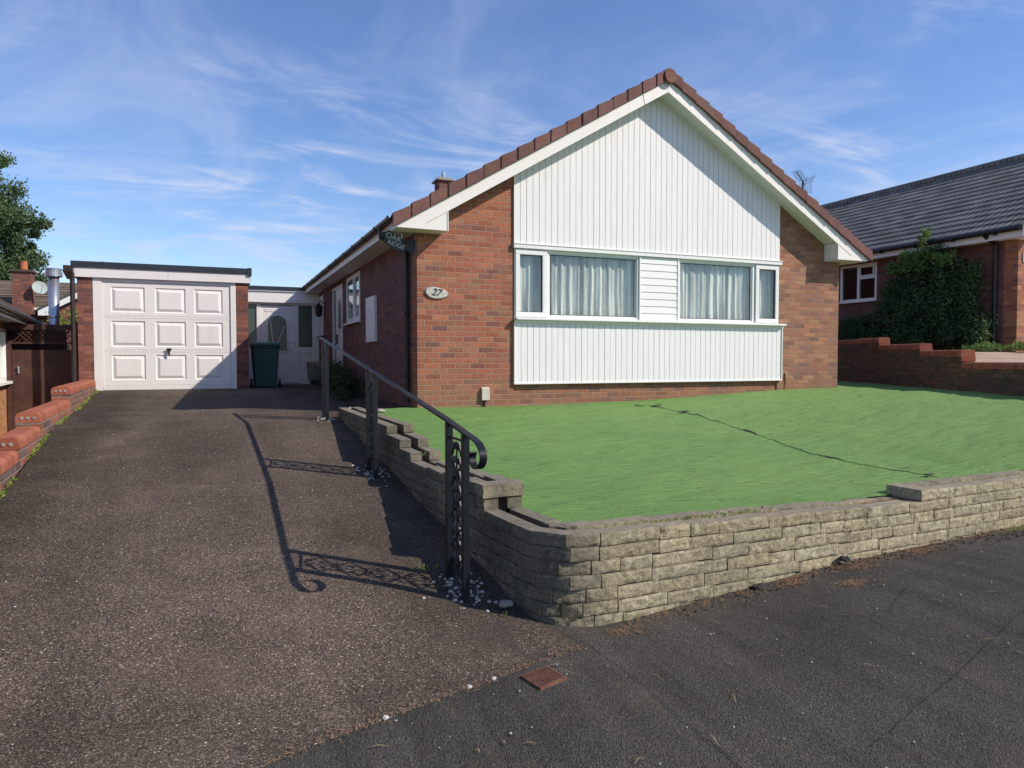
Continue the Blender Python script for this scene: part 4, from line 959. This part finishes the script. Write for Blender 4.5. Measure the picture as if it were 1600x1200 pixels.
def terr(V): return interp(V, [-7,-5.5,-3.5,-1.9,-.3,12], [.55,1.05,1.36,1.485,1.70,1.8])
def tmap(u, v): return retU(v)+.20+u*14, v
struct(grid('neighbour_terrace', M_PAVE, fr(0, 1, 14), fr(-6.6, 6, 30), lambda U, V: terr(V), None, tmap))

# ------------------------------------------------------------------ foliage
def leaf(mb, p, size, rnd, elong=1.7, up=.3, c=None):
    d = Vector((rnd.gauss(0, 1), rnd.gauss(0, 1), rnd.gauss(0, 1)+up)).normalized(); s = d.cross(Vector((rnd.gauss(0, 1), rnd.gauss(0, 1), rnd.gauss(0, 1)))).normalized()
    l = size*rnd.uniform(.6, 1.3); w = l/elong*.5; n = d.cross(s)
    i = len(mb.v); mb.v += [p, p+d*l*.5+s*w-n*w*.25, p+d*l, p+d*l*.5-s*w-n*w*.25]; mb.f += [[i, i+1, i+2], [i, i+2, i+3]]; mb.c += [c, c]
def foliage(name, mat, blobs, n, size, parent=None, seed=1, elong=1.7, bright=.35, clumps=40, cl=.28, keep=None, up=.3):
    rnd = random.Random(seed); mb = MB(); tot = sum(b[3]*b[4]*b[5] for b in blobs)
    for b in blobs:
        k = int(n*b[3]*b[4]*b[5]/tot); cs = []
        for _ in range(max(6, int(clumps*b[3]*b[4]*b[5]/tot))):
            while True:
                q = Vector((rnd.uniform(-1, 1), rnd.uniform(-1, 1), rnd.uniform(-1, 1)))
                if .25 < q.length < 1: break
            q *= .62+.38*rnd.random()
            cs.append((Vector((b[0]+q.x*b[3], b[1]+q.y*b[4], b[2]+q.z*b[5])), rnd.uniform(.6, 1.3), rnd.random()))
        for _ in range(k):
            c0, r_, tn = rnd.choice(cs); q = Vector((rnd.gauss(0, 1), rnd.gauss(0, 1), rnd.gauss(0, .8)))
            if q.length > 2.2: continue
            p = c0+Vector((q.x*b[3], q.y*b[4], q.z*b[5]))*cl*r_*.6
            if keep and not keep(p): continue
            v = min(1, max(0, tn*.5+rnd.random()*.5-.15+bright*.3)); leaf(mb, p, size, rnd, elong, up, (v, v, v))
    return mb.build(name, mat, parent)
def twigs(parent, base, tips, r0, name='branch', mat=None):
    m = MB(); rnd = random.Random(4)
    for t_ in tips:
        b = Vector(base)+Vector((rnd.uniform(-.05, .05), rnd.uniform(-.05, .05), 0)); e = Vector(t_); mid = b.lerp(e, .5)+Vector((rnd.uniform(-1, 1), rnd.uniform(-1, 1), .3))*(e-b).length*.1
        m.tube([b, mid, e], [r0, r0*.6, r0*.2], 6)
    m.build(name, mat or M_BARK, parent)
T = thing('tree', 'tall leafy green tree rising behind the far houses on the left', 'tree', (-13, 33, 0))
m = MB(); m.tube([(-13, 33, -.5), (-12.9, 33, 2.5), (-13.1, 33.1, 5), (-13, 33, 8)], [.35, .28, .22, .1], 10); m.build('trunk', M_BARK, T)
foliage('crown', M_TREE, [(-12.9,33,6.5,2.8,2.4,2.5), (-12.6,33,9.0,2.3,2.2,2.0), (-13.1,33,11.2,1.7,1.6,1.5), (-11.3,32.6,8.3,1.4,1.3,1.3), (-11.1,32.6,6.6,1.4,1.3,1.5), (-11.3,32.6,4.9,1.1,1.3,1.1), (-15.5,33,8.5,2.2,2.2,2.6)], 48000, .15, T, 3, 1.6, .4, 190, .24)
twigs(T, (-13, 33, 4), [(-11.3,32.6,6.5), (-12,32.5,9), (-13.5,33,11.5), (-15,33,9), (-11.2,32.6,4.9), (-14.6,33,6.5)], .12)
S_ = thing('shrub', 'low dark evergreen shrub growing against the shaded side wall', 'shrub', (-.45, 4.2, .88))
foliage('leaves', M_LEAFD, [(-.42,4.3,1.22,.34,1.3,.30), (-.45,3.3,1.05,.32,.7,.22), (-.35,5.2,1.2,.3,.6,.3), (-.55,2.6,.95,.25,.5,.12)], 9000, .05, S_, 8, 2.2, .2, 90, .4, lambda p: p.x < -.02 and p.z > .86)
twigs(S_, (-.3, 4.2, .8), [(-.5,3.6,1.3), (-.5,4.8,1.4), (-.3,4.2,1.5), (-.5,3.0,1.1), (-.4,5.3,1.4)], .02)
# hedge against neighbour house
HG = thing('climbing_hedge', 'large dark bushy shrub covering the neighbouring side wall up to its gutter', 'shrub', (12.2, 2, 1.7))
foliage('leaves', M_LEAF, [(12.35,1.9,2.55,.40,1.0,.95), (12.35,1.6,3.3,.38,.75,.75), (12.4,2.6,2.9,.35,.7,.7), (12.45,2.4,3.4,.28,.5,.4), (12.45,1.0,3.35,.28,.45,.4), (12.4,1.2,2.7,.35,.6,.9), (12.3,3.4,2.25,.40,1.0,.5), (12.3,4.8,2.2,.40,1.2,.5), (12.3,.8,2.25,.35,.7,.55), (12.4,.9,2.9,.25,.5,.7)], 42000, .075, HG, 12, 1.9, .25, 520, .28, lambda p: p.x < 12.68 and p.z > 1.72)
foliage('vine_leaves', M_LEAFT, [(12.2,1.85,3.85,.25,.45,.35), (12.15,1.7,4.25,.15,.2,.25), (12.15,1.2,3.75,.2,.3,.2), (12.2,2.4,3.7,.2,.4,.2)], 2600, .085, HG, 14, 2.0, .6, 60, .35, lambda p: p.x < 12.5)
twigs(HG, (12.5, 2, 1.7), [(12.4,1.5,3.6), (12.4,2.6,3.2), (12.4,1.9,3.9), (12.4,3.5,2.5)], .03)
PL = thing('garden_plant', 'arching ferny plant at the foot of the neighbouring front corner', 'plant', (12.2, -.5, 1.72))
foliage('fronds', M_LEAFT, [(12.45,-.35,1.80,.35,.3,.12), (11.9,.1,1.78,.4,.4,.08)], 1500, .09, PL, 31, 4.5, .3, 30, .5, lambda p: p.z > 1.72, up=.8)
BK2 = thing('garden_bush', 'sunlit yellow green bush seen behind the timber gate', 'bush', (-5.3, 11, .6))
foliage('leaves', M_WEED, [(-5.5,11,1.75,.6,.5,.4), (-6.0,13,2.6,.7,.5,.35)], 2600, .09, BK2, 41, 1.8, .4, 50, .4)
# weeds (stuff)
def weeds(name, pts, mat, label, cat, size=.05, per=10, spread=.05, seed=2):
    rnd = random.Random(seed); mb = MB()
    for (x, y, z) in pts:
        for _ in range(rnd.randint(per//2, per)):
            p = Vector((x+rnd.gauss(0, spread), y+rnd.gauss(0, spread), z+.002)); v = rnd.random(); leaf(mb, p, size, rnd, 3.0, 1.2, (v, v, v))
    for v in mb.v: v.z = max(v.z, G(v.x, v.y)-.01)
    return tag(mb.build(name, mat), label, cat, kind='stuff')
rnd = random.Random(77); pts = []
V = -4.5
while V < 5.3:
    V += rnd.uniform(.02, .06); k = mnoise.noise(Vector((V*1.1, 0, 0)))
    if k > -.15 or V > 4.2: pts.append((leftU(V)+.035, V, G(leftU(V), V)))
weeds('weeds', pts, M_WEED, 'thin line of yellow green weeds along the low brick wall', 'weeds', .032, 7, .012)
weeds('wall_weeds', [(-.93, -2.0, .90), (-.9, -2.1, .9), (-.93, -3.75, .74), (-1.38, -5.35, .25), (-1.42, -5.3, .25), (-1.15,-6.0,.15)], M_WEED, 'small green weeds in the wall cavity and post bases', 'weeds', .035, 12, .03, 5)
wp = [(P.at(s)[0]+P.at(s)[1]*.13) for s in [s_of_U(-.6)+.04*i for i in range(34)]]
weeds('wall_moss', [(p.x, p.y, .585) for p in wp], M_WEED, 'moss and tiny weeds in the joint on top of the garden wall', 'moss', .022, 10, .018, 6)

# needles and leaf litter (stuff)
def litter(name, spots, mat, label, cat, ln=(.03, .09), zf=None, seed=1, w=.003):
    rnd = random.Random(seed); mb = MB()
    for (x, y) in spots:
        a = rnd.uniform(0, math.pi); l = rnd.uniform(*ln); d = Vector((math.cos(a), math.sin(a), 0))*l/2; s = Vector((-d.y, d.x, 0)).normalized()*w; bend = s*rnd.uniform(-4, 4)
        c = Vector((x, y, zf(x, y)+.003)); q = [c-d, c+bend, c+d]
        for k in range(3): q[k].z = zf(q[k].x, q[k].y)+.003+(.004 if k == 1 else 0)
        mb.poly([q[0]-s*.4, q[0]+s*.4, q[1]+s, q[1]-s]); mb.poly([q[1]-s, q[1]+s, q[2]+s*.3, q[2]-s*.3])
    return tag(mb.build(name, mat), label, cat, kind='stuff')
rnd = random.Random(5); sp = []
for _ in range(900):
    s = s_of_U(rnd.uniform(-.5, 5)); p, n = P.at(s); d = abs(rnd.gauss(0, .05))*(1+2*max(0, mnoise.noise(p*1.5))); sp.append((p.x, p.y-.015-d))
for cx0, cy0, r0, k in ((.72,-6.2,.06,110), (1.25,-6.22,.09,130), (.95,-6.42,.06,120), (-.55,-6.28,.05,60), (1.9,-6.15,.08,120)):
    sp += [(rnd.gauss(cx0, r0), min(rnd.gauss(cy0, r0*.6), -6.13)) for _ in range(k)]
litter('pine_needles', sp, M_NEEDLE, 'orange brown pine needles drifted along the foot of the garden wall', 'needles', (.02, .06), G, 3, .0015)
litter('pavement_litter', [(rnd.uniform(-2.2, 3.2), rnd.uniform(-8.2, -6.4)) for _ in range(60)], M_DRYLEAF, 'scattered dry twigs and leaf bits on the dark pavement', 'litter', (.02, .09), G, 4, .0022)
sp = []
for _ in range(700):
    U = rnd.uniform(-4, -.9); sp.append((U, seamV(U)+rnd.gauss(0, .02)))
litter('seam_litter', sp[:260], M_NEEDLE, 'brown needles caught in the joint between driveway and pavement', 'litter', (.01, .04), lambda x, y: G(x, y)+.003, 6, .002)
litter('driveway_litter', [(rnd.uniform(-4.2, -3.0), rnd.uniform(3.0, 5.2)) for _ in range(60)]+[(rnd.uniform(-4, -1.4), rnd.uniform(-6, 4)) for _ in range(50)], M_NEEDLE, 'straw bits scattered on the driveway before the garage', 'litter', (.03, .12), G, 8, .003)
litter('lawn_litter', [q for q in [(rnd.uniform(-.5, 7), rnd.uniform(-5.8, -.2)) for _ in range(1500)] if inpoly(*q)], M_DRYLEAF, 'small fallen leaves and twigs scattered over the green turf', 'litter', (.010, .045), lawnz, 9, .0028)
sp = []
for _ in range(2600):
    s = rnd.uniform(s_of_U(.1), s_of_U(5)); p, n = P.at(s); q = p+n*rnd.uniform(.105, .165); sp.append((q.x, q.y))
litter('cavity_needles', sp, M_NEEDLE, 'pine needles filling the slot along the top of the front wall', 'needles', (.015, .04), lambda x, y: .535+(.05 if x > 2.05 else 0), 12, .002)
# pebbles
def stones(name, spots, rr, mat, label, cat, zf, seed=1, kind='stuff'):
    rnd = random.Random(seed); mb = MB()
    for x, y in spots:
        r = rnd.uniform(*rr); z = zf(x, y)+r*.2; n = 6
        base = [[Vector((x+r*rnd.uniform(.8, 1.2)*k_*math.cos(2*math.pi*i/n), y+r*rnd.uniform(.7, 1.1)*k_*math.sin(2*math.pi*i/n), z+h*r)) for i in range(n)] for k_, h in ((.7, -.45), (1, 0), (.6, .5))]
        b = len(mb.v); mb.v += [v for g_ in base for v in g_]
        for g_ in range(2):
            for i in range(n): mb.f.append([b+g_*n+i, b+g_*n+(i+1) % n, b+(g_+1)*n+(i+1) % n, b+(g_+1)*n+i]); mb.c.append(None)
        mb.f.append([b+2*n+i for i in range(n)]); mb.c.append(None)
    o = mb.build(name, mat, smooth=False); return tag(o, label, cat, kind=kind)
sp = []
for cv, k in ((-5.66, 80), (-3.2, 60), (-.3, 40)):
    sp += [(RU+rnd.gauss(.03, .085), cv+rnd.gauss(0, .13)) for _ in range(k)]
sp = [q for q in sp if q[0] < -1.12]
stones('white_gravel', sp, (.005, .016), M_PEBBLE, 'white stone chippings heaped around the handrail post feet', 'gravel', G, 2)
stones('loose_gravel', [(rnd.uniform(-4.2, -1.2), rnd.uniform(-6.6, 3)) for _ in range(260)]+[(rnd.uniform(-2, 4), rnd.uniform(-9, -6.3)) for _ in range(260)], (.002, .006), M_PEBBLE, 'tiny pale stones scattered over driveway and pavement', 'gravel', G, 5)
stones('seam_gravel', [(U, seamV(U)) for U in (-1.42, -1.55, -1.95)], (.010, .016), M_PEBBLE, 'white pebbles lying along the driveway edge', 'gravel', G, 6)
stones('soil_crumbs', [(rnd.uniform(-.2, 4), -6.17+.06*rnd.uniform(-.2, 4)-abs(rnd.gauss(.04, .05))) for _ in range(500)], (.003, .010), M_SOIL, 'dark soil crumbs gathered along the foot of the garden wall', 'soil', G, 7)
def rock(x, y, z, r, mat, label, seed, sx=1.3):
    rnd = random.Random(seed); bm = bmesh.new(); bmesh.ops.create_icosphere(bm, subdivisions=3, radius=r); sd = Vector((seed*3.1, 0, 0))
    for v in bm.verts:
        k = 1+.35*mnoise.noise(v.co/r*1.2+sd)+.12*mnoise.noise(v.co/r*4+sd); v.co = Vector((v.co.x*sx*k, v.co.y*k, v.co.z*.6*k))
    me = bpy.data.meshes.new('stone'); bm.to_mesh(me); bm.free(); me.materials.append(mat)
    o = bpy.data.objects.new('stone', me); COL.objects.link(o); o.location = (x, y, z); tag(o, label, 'stone')
rock(.48, -6.17, .16, .038, M_ROCK, 'dark lump of stone beside orange needles at the foot of the wall', 1, 1.6)
rock(1.22, -6.12, .245, .03, M_ROCK, 'smaller dark stone further right along the foot of the wall', 2)
rock(-1.10, -5.92, .195, .032, M_CONC, 'pale rounded cobble at the foot of the curved wall by the nearest post', 3)
rock(-.60, -.35, .885, .045, M_CONC, 'grey rubble stone in the bed by the house corner', 4, 1.8)
rock(-.85, .3, .87, .05, M_CONC, 'smaller rubble piece in the bed behind the wall end', 5, 1.6)
# drain cover
t = thing('drain_cover', 'small rusty cast iron access cover set at the driveway edge', 'drain cover', (-1.2, -6.6, .1))
c4 = [Vector((*q, 0)) for q in ((-1.295, -6.58), (-1.262, -6.725), (-1.105, -6.675), (-1.14, -6.535))]
def pl(q, dz): return Vector((q.x, q.y, G(q.x, q.y)+dz))
m = MB(); m.hexa([pl(q, -.03) for q in c4], [pl(q, .006) for q in c4]); m.build('plate', M_RUST, t)
m = MB()
for k in range(1, 12):
    a = c4[0].lerp(c4[3], k/12); b = c4[1].lerp(c4[2], k/12); d = (b-a)*.06; s_ = (c4[3]-c4[0]).normalized()*.003; a = a+d; b = b-d
    m.hexa([pl(a-s_, .005), pl(b-s_, .005), pl(b+s_, .005), pl(a+s_, .005)], [pl(a-s_, .009), pl(b-s_, .009), pl(b+s_, .009), pl(a+s_, .009)])
m.build('rib', M_RUST, t)

# ------------------------------------------------------------------ right neighbour
NR = thing('neighbour_bungalow', 'neighbouring brick bungalow at right with long grey tiled roof', 'house', (12.7, 0, 1.7))
m = MB(); wall_open(m, 'y', 12.7, 12.98, .28, 13, 1.5, 4.05, [(3.38, 4.5, 3.05, 3.99)]); m.build('side_wall', M_BRICKS, NR)
m = MB(); m.prism([(12.7, 0, 1.4), (20, 0, 1.4), (20, 0, 4.4), (16.3, 0, 6.4), (12.7, 0, 4.3)], (0, .28, 0)); m.build('front_wall', M_BRICKR, NR)
m = MB(); m.box(13.5, 13.6, 2, 6, 1.7, 4.0); m.build('interior_lining', M_DARKROOM, NR)
nz = lambda u: 4.235+(u-12.30)*.594
m = MB(); m.prism([(12.28, -.3, nz(12.28)-.05), (16.3, -.3, nz(16.3)-.05), (20.3, -.3, nz(12.30)-.05), (20.3, -.3, nz(12.30)), (16.3, -.3, nz(16.3)), (12.28, -.3, nz(12.28))], (0, 13.5, 0)); m.build('roof', M_ROOFG, NR)
m = MB(); k = 15; step = (16.3-12.27)/k
for i in range(k):
    a = 12.27+i*step; b = a+step+.03; random.seed(i)
    m.prism([(a, -.34, nz(a)+.003), (a, -.34, nz(a)+.042), (b, -.34, nz(b)+.012), (b, -.34, nz(b)+.002)], (0, 13.6, 0))
m.build('tile_courses', M_ROOFG, NR)
m = MB(); m.tube([(16.3, -.34, nz(16.3)+.0), (16.3, 13.2, nz(16.3)+.0)], .13, 14); m.build('ridge', M_ROOFG, NR)
m = MB(); m.box(12.335, 12.355, -.30, 13, 4.02, 4.20); m.box(12.355, 12.698, .001, 13, 4.04, 4.05); m.build('eaves_fascia', M_WHITE, NR)
m = MB(); m.prism([(12.30, -.345, 4.02), (12.30, -.345, nz(12.3)-.02), (16.3, -.345, nz(16.3)-.02), (20.3, -.345, nz(12.3)-.02), (20.3, -.345, 4.02), (12.95, -.345, 4.02), (13.0, -.345, nz(13)-.22), (16.3, -.345, nz(16.3)-.25), (19.6, -.345, 4.2), (19.6, -.345, 4.02)][:0] or [(12.30, -.345, 4.02), (12.98, -.345, 4.02), (12.98, -.345, nz(12.98)-.20), (16.3, -.345, nz(16.3)-.20), (16.3, -.345, nz(16.3)-.01), (12.30, -.345, nz(12.3)-.01)], (0, .03, 0)); m.box(12.33, 12.96, -.31, .0, 4.02, 4.035); m.build('bargeboard', M_WHITE, NR)
m = MB(); m.tube([(12.27, -.30, 4.19), (12.27, 13, 4.17)], .055, 10)
y = .2
while y < 12: m.box(12.20, 12.335, y, y+.03, 4.11, 4.20); y += .9
m.build('gutter', M_BLACK, NR)
m = MB(); m.tube([(12.29, .42, 4.14), (12.40, .42, 4.06), (12.62, .42, 4.02), (12.63, .42, 3.95), (12.63, .42, 1.7)], .05, 10); m.build('downpipe', M_BLACK, NR)
m = MB(); rect_frame(m, 3.38, 4.5, 3.05, 3.99, .06, 12.69, 12.78, 'y'); m.box(12.69, 12.78, 3.90, 3.97, 3.11, 3.93); m.box(12.69, 12.78, 3.44, 3.90, 3.60, 3.66)
w = m.build('window', M_WHITE, NR, bevel=.004); m = MB(); rect_frame(m, 3.45, 3.89, 3.665, 3.925, .035, 12.67, 12.7, 'y'); m.build('vent_sash', M_WHITE, w, bevel=.003)
for a, b, c, d in ((3.97, 4.44, 3.11, 3.93), (3.44, 3.90, 3.11, 3.60), (3.44, 3.90, 3.66, 3.93)):
    g = MB(); g.box(12.73, 12.735, a, b, c, d); g.build('pane', M_GLASSN, w)
m = MB(); m.box(12.62, 12.78, 3.33, 4.55, 3.015, 3.048); m.build('sill', M_WHITE, w)
m = MB(); m.box(14.95, 15.28, 8, 8.45, 5.4, 6.63); ch = m.build('chimney', M_BRICKR, NR); m = MB(); m.box(14.88, 15.35, 7.93, 8.52, 6.63, 6.72); m.build('chimney_cap', M_CONC, ch); m = MB(); m.lathe((15.02, 8.3, 6.72), [(.10, 0), (.09, .16), (.10, .17), (.10, .20)], 14); m.build('chimney_pot', M_CONC, ch); m = MB(); m.lathe((15.02, 8.3, 6.92), [(.11, 0), (.11, .06), (.06, .08)], 14); m.build('pot_cowl', M_BLACK, ch)
t = thing('neighbour_number_plaque', 'grey green plaque with pale number 29 beside the neighbouring corner', 'sign', (12.98, 0, 3.65))
m = MB(); m.box(12.82, 13.14, -.02, -.001, 3.56, 3.76); m.build('plate', M_SLATEPL, t, bevel=.004)
text_mesh('29', .15, .003, Matrix.Translation((12.98, -.022, 3.66)) @ RX, 'numerals', M_LETTER, t)
AE = thing('tv_aerial', 'television aerial with wire grid reflector on the chimney behind the right gable', 'aerial', (14.5, 8.1, 6.7))
m = MB(); m.tube([(14.84, 8.02, 6.3), (14.84, 8.02, 7.28)], .03, 8); m.build('mast', M_BLACK, AE)
m = MB(); a = Vector((14.45, 7.9, 7.50)); b = Vector((15.05, 8.15, 7.18)); m.tube([a, b], .014, 6); n = Vector((.35, -.9, .1)).normalized(); up = (b-a).normalized().cross(n)
for i in range(10):
    p = a.lerp(b, i/13)+Vector((0, 0, .0)); m.tube([p-n*.16-up*.02, p+n*.16+up*.02], .006, 5)
m.build('boom', M_BLACK, AE)
m = MB()
for sg in (-1, 1):
    for i in range(6):
        o_ = b+Vector((.06+.02*i, .03, 0))+Vector((.05, .02, .11))*sg*(i*.45+.3); m.tube([o_-n*.2, o_+n*.2], .005, 5)
for q in (-.2, 0, .2):
    m.tube([b+n*q+Vector((.2, .08, .33)), b+n*q, b+n*q+Vector((.1, .05, -.30))], .005, 5)
m.build('reflector', M_BLACK, AE)

# ------------------------------------------------------------------ left neighbour (lower, rotated)
AL = math.atan(.112); OX, OY = -5.31, 2.0
def TLH(p): return Vector((OX+p.x*math.cos(AL)-p.y*math.sin(AL), OY+p.x*math.sin(AL)+p.y*math.cos(AL), p.z))
NL = thing('left_bungalow', 'low neighbouring bungalow with brown roof at the far left edge', 'house', (OX, OY, .1))
m = MB(TLH); wall_open(m, 'y', -.58, -.32, -6, 4.3, -.4, 2.22, [(.6, 3.95, 1.17, 2.10)]); m.box(-6, -.58, 4.0, 4.3, -.4, 2.22); m.build('brick_wall', M_BRICKO, NL)
m = MB(TLH); rect_frame(m, .6, 3.95, 1.17, 2.10, .07, -.40, -.31, 'y'); m.box(-.40, -.31, 1.6, 1.67, 1.24, 2.03); w = m.build('window', M_WHITE, NL)
m = MB(TLH); m.box(-.36, -.355, .67, 3.88, 1.24, 2.03); m.build('pane', M_GLASS, w); m = MB(TLH); m.box(-.46, -.45, .65, 3.90, 1.2, 2.05); m.build('curtain', M_NET, w)
m = MB(TLH); m.box(-.40, -.22, .5, 4.1, 1.12, 1.165); m.build('sill', M_WHITE, w)
m = MB(TLH); m.box(-1.2, -1.1, -5, 3.2, 0, 2.2); m.build('interior_lining', M_DARKROOM, NL)
m = MB(TLH); m.box(-.02, .0, -6, 7.6, 2.19, 2.30); m.box(-.32, -.02, -6, 7.6, 2.225, 2.24); m.build('eaves_fascia', M_CONC, NL)
m = MB(TLH); m.box(0.001, .006, -6, 4.6, 2.185, 2.215); m.build('white_trim', M_WHITE, NL)
m = MB(TLH); m.tube([(.055, -6, 2.29), (.055, 7.8, 2.29)], .055, 10); m.build('gutter', M_BROWNP, NL)
m = MB(TLH)
m.prism([(.06, -6, 2.34), (-4, -6, 4.4), (-4, -6, 4.3), (.06, -6, 2.28)], (0, 13.8, 0))
for i in range(13): a_ = .08-i*.31; b_ = a_-.33; zr = lambda q: 2.34+(.06-q)*.507; m.prism([(a_, -6.05, zr(a_)+.003), (a_, -6.05, zr(a_)+.038), (b_, -6.05, zr(b_)+.012), (b_, -6.05, zr(b_)+.002)], (0, 13.9, 0))
m.build('roof', M_ROOFR, NL)
# gate, lattice, pergola
GT = thing('timber_gate', 'dark brown boarded timber gate between the left bungalow and the garage', 'gate', (-5.4, 5.9, .25))
m = MB(); n = 10
for i in range(n): a = -5.98+i*.102; m.box(a+.001, a+.101, 5.9+.001*(i % 2), 5.93, .1, 1.73)
m.build('boards', M_GATE, GT); m = MB(); m.box(-6.05, -5.985, 5.86, 5.96, 0, 1.9); m.box(-4.965, -4.87, 5.86, 5.96, 0, 2.25); m.build('post', M_GATE, GT)
m = MB(); m.box(-5.88, -5.86, 5.865, 5.9, 1.30, 1.42); m.box(-5.885, -5.85, 5.85, 5.865, 1.41, 1.43); m.build('latch', M_SILVER, GT)
TR = thing('lattice_pergola', 'dark brown diamond trellis beam above the timber gate', 'trellis', (-5.4, 5.9, 1.9))
m = MB(); m.box(-6.1, -4.95, 5.87, 5.95, 2.10, 2.2); m.box(-5.98, -4.97, 5.89, 5.93, 1.84, 1.87); m.build('beam', M_GATE, TR)
m = MB(); 
for i in range(14):
    x0 = -6.05+i*.085
    for sg in (-1, 1):
        xa, xb = (x0, x0+.23*sg) ; 
        if min(xa, xb) < -6.0 or max(xa, xb) > -4.93: continue
        m.ribbon([(xa, 5.90+.006*sg, 1.87), (xb, 5.90+.006*sg, 2.10)], (0, 1, 0), .008, .016)
m.build('lattice', M_GATE, TR)
SH = thing('garden_shed', 'dark garden shed standing behind the timber gate', 'shed', (-6.4, 9, .3))
m = MB(); m.box(-6.9, -5.42, 7.0, 7.8, .1, 2.10); m.build('walls', M_GATE, SH); m = MB(); m.prism([(-7.0, 6.9, 2.101), (-5.38, 6.9, 2.101), (-5.38, 6.9, 2.14), (-7.0, 6.9, 2.14)], (0, 1.0, 0)); m.build('roof', M_FELT, SH)
FL = thing('metal_flue', 'tall shiny steel flue pipe with a cap beside the garage', 'flue', (-5.66, 8, .3))
m = MB(); m.tube([(-5.70, 8, .3), (-5.665, 8, 3.36)], .10, 20); m.build('pipe', M_SILVER, FL, smooth=True); m = MB(); m.lathe((-5.665, 8, 3.28), [(.12, 0), (.165, .015), (.165, .10), (.15, .115), (.15, .15), (.165, .16), (.15, .18)], 20); m.build('cap', M_SILVER, FL); m = MB(); m.lathe((-5.685, 8, 2.42), [(.104, 0), (.106, .01), (.106, .04), (.104, .05)], 20); m.build('joint_band', M_SILVER, FL)

# ------------------------------------------------------------------ far house behind
FH = thing('far_house', 'distant brick house with mottled tiled roof and tall chimney behind the garage', 'house', (-8.5, 22, .5))
m = MB(); m.box(-14, -8.2, 22.6, 28, 0, 3.5); m.build('wall', M_BRICKG, FH)
m = MB(); m.prism([(-8.15, 21.6, 0), (-4.0, 21.6, 0), (-4.0, 21.6, 3.4), (-6.0, 21.6, 4.55), (-8.15, 21.6, 3.35)], (0, 4, 0)); m.build('gable_wall', M_BRICKG, FH)
m = MB(); m.prism([(-14, 22.1, 3.5), (-14, 22.1, 3.6), (-14, 25, 4.75), (-14, 25, 4.6)], (9.5, 0, 0))
for i in range(9): a = i/9; m.box(-14, -4.5, 22.1+2.9*a-.02, 22.1+2.9*(a+.11), 3.6+1.15*a, 3.64+1.15*a)
m.build('roof', M_ROOFB, FH)
m = MB(); m.prism([(-8.55, 21.4, 3.18), (-8.55, 21.4, 3.35), (-6.0, 21.4, 4.80), (-6.0, 21.4, 4.60), (-8.2, 21.4, 3.32), (-8.2, 21.4, 3.18)], (0, .06, 0)); m.box(-10.6, -8.56, 21.98, 22.02, 3.42, 3.5); m.build('bargeboard', M_WHITE, FH)
m = MB(); m.prism([(-8.6, 21.42, 3.36), (-8.6, 21.42, 3.42), (-6.0, 21.42, 4.90), (-6.0, 21.42, 4.82)], (0, 4, 0)); m.build('gable_roof', M_ROOFG, FH)
m = MB(); m.box(-9.38, -8.78, 21.6, 22.2, 3.0, 4.78); c = m.build('chimney', M_BRICKG, FH); m = MB(); m.box(-9.45, -8.71, 21.53, 22.27, 4.78, 4.86); m.build('chimney_cap', M_BRICKD, c); m = MB(); m.lathe((-9.05, 21.9, 4.86), [(.13, 0), (.11, .3), (.12, .31), (.12, .34)], 14); m.build('chimney_pot', M_TERRA, c)
DS = thing('satellite_dish', 'grey satellite dish fixed beside the far brick chimney', 'dish', (-8.6, 21.8, 4.2))
m = MB(); c0 = Vector((-8.5, 21.5, 4.2)); d = Vector((.45, -.85, .25)).normalized(); s = d.cross(Vector((0, 0, 1))).normalized(); u = s.cross(d); rings = []
for k in range(5):
    r = .25*k/4; rings.append([m.av(c0+d*(.5*r*r)+s*r*math.cos(t_)+u*r*1.0*math.sin(t_)) for t_ in [2*math.pi*i/20 for i in range(20)]])
for k in range(4):
    for i in range(20): m.f.append([rings[k][i], rings[k][(i+1) % 20], rings[k+1][(i+1) % 20], rings[k+1][i]]); m.c.append(None)
m.build('dish', M_SLATEPL, DS, smooth=True); m = MB(); m.tube([c0-d*.03, c0-d*.2+Vector((-.2, .1, 0))], .02); m.tube([c0-u*.28, c0+d*.35], .01); m.build('arm', M_SILVER, DS)
A2 = thing('tv_aerial', 'tiny distant aerial poking above the garage roof', 'aerial', (-8.2, 30, 4.5))
m = MB(); bx_ = (-7.2, 30.0); m.tube([(bx_[0], 30, 4.0), (bx_[0], 30, 6.15)], .02, 6); m.build('mast', M_SILVER, A2)
m = MB(); m.tube([(bx_[0]-.35, 30, 6.3), (bx_[0]+.35, 30, 6.1)], .015, 6)
for i in range(7): x = bx_[0]-.3+i*.09; m.tube([(x, 29.8, 6.28-i*.03), (x, 30.2, 6.28-i*.03)], .01, 5)
m.build('boom', M_SILVER, A2)
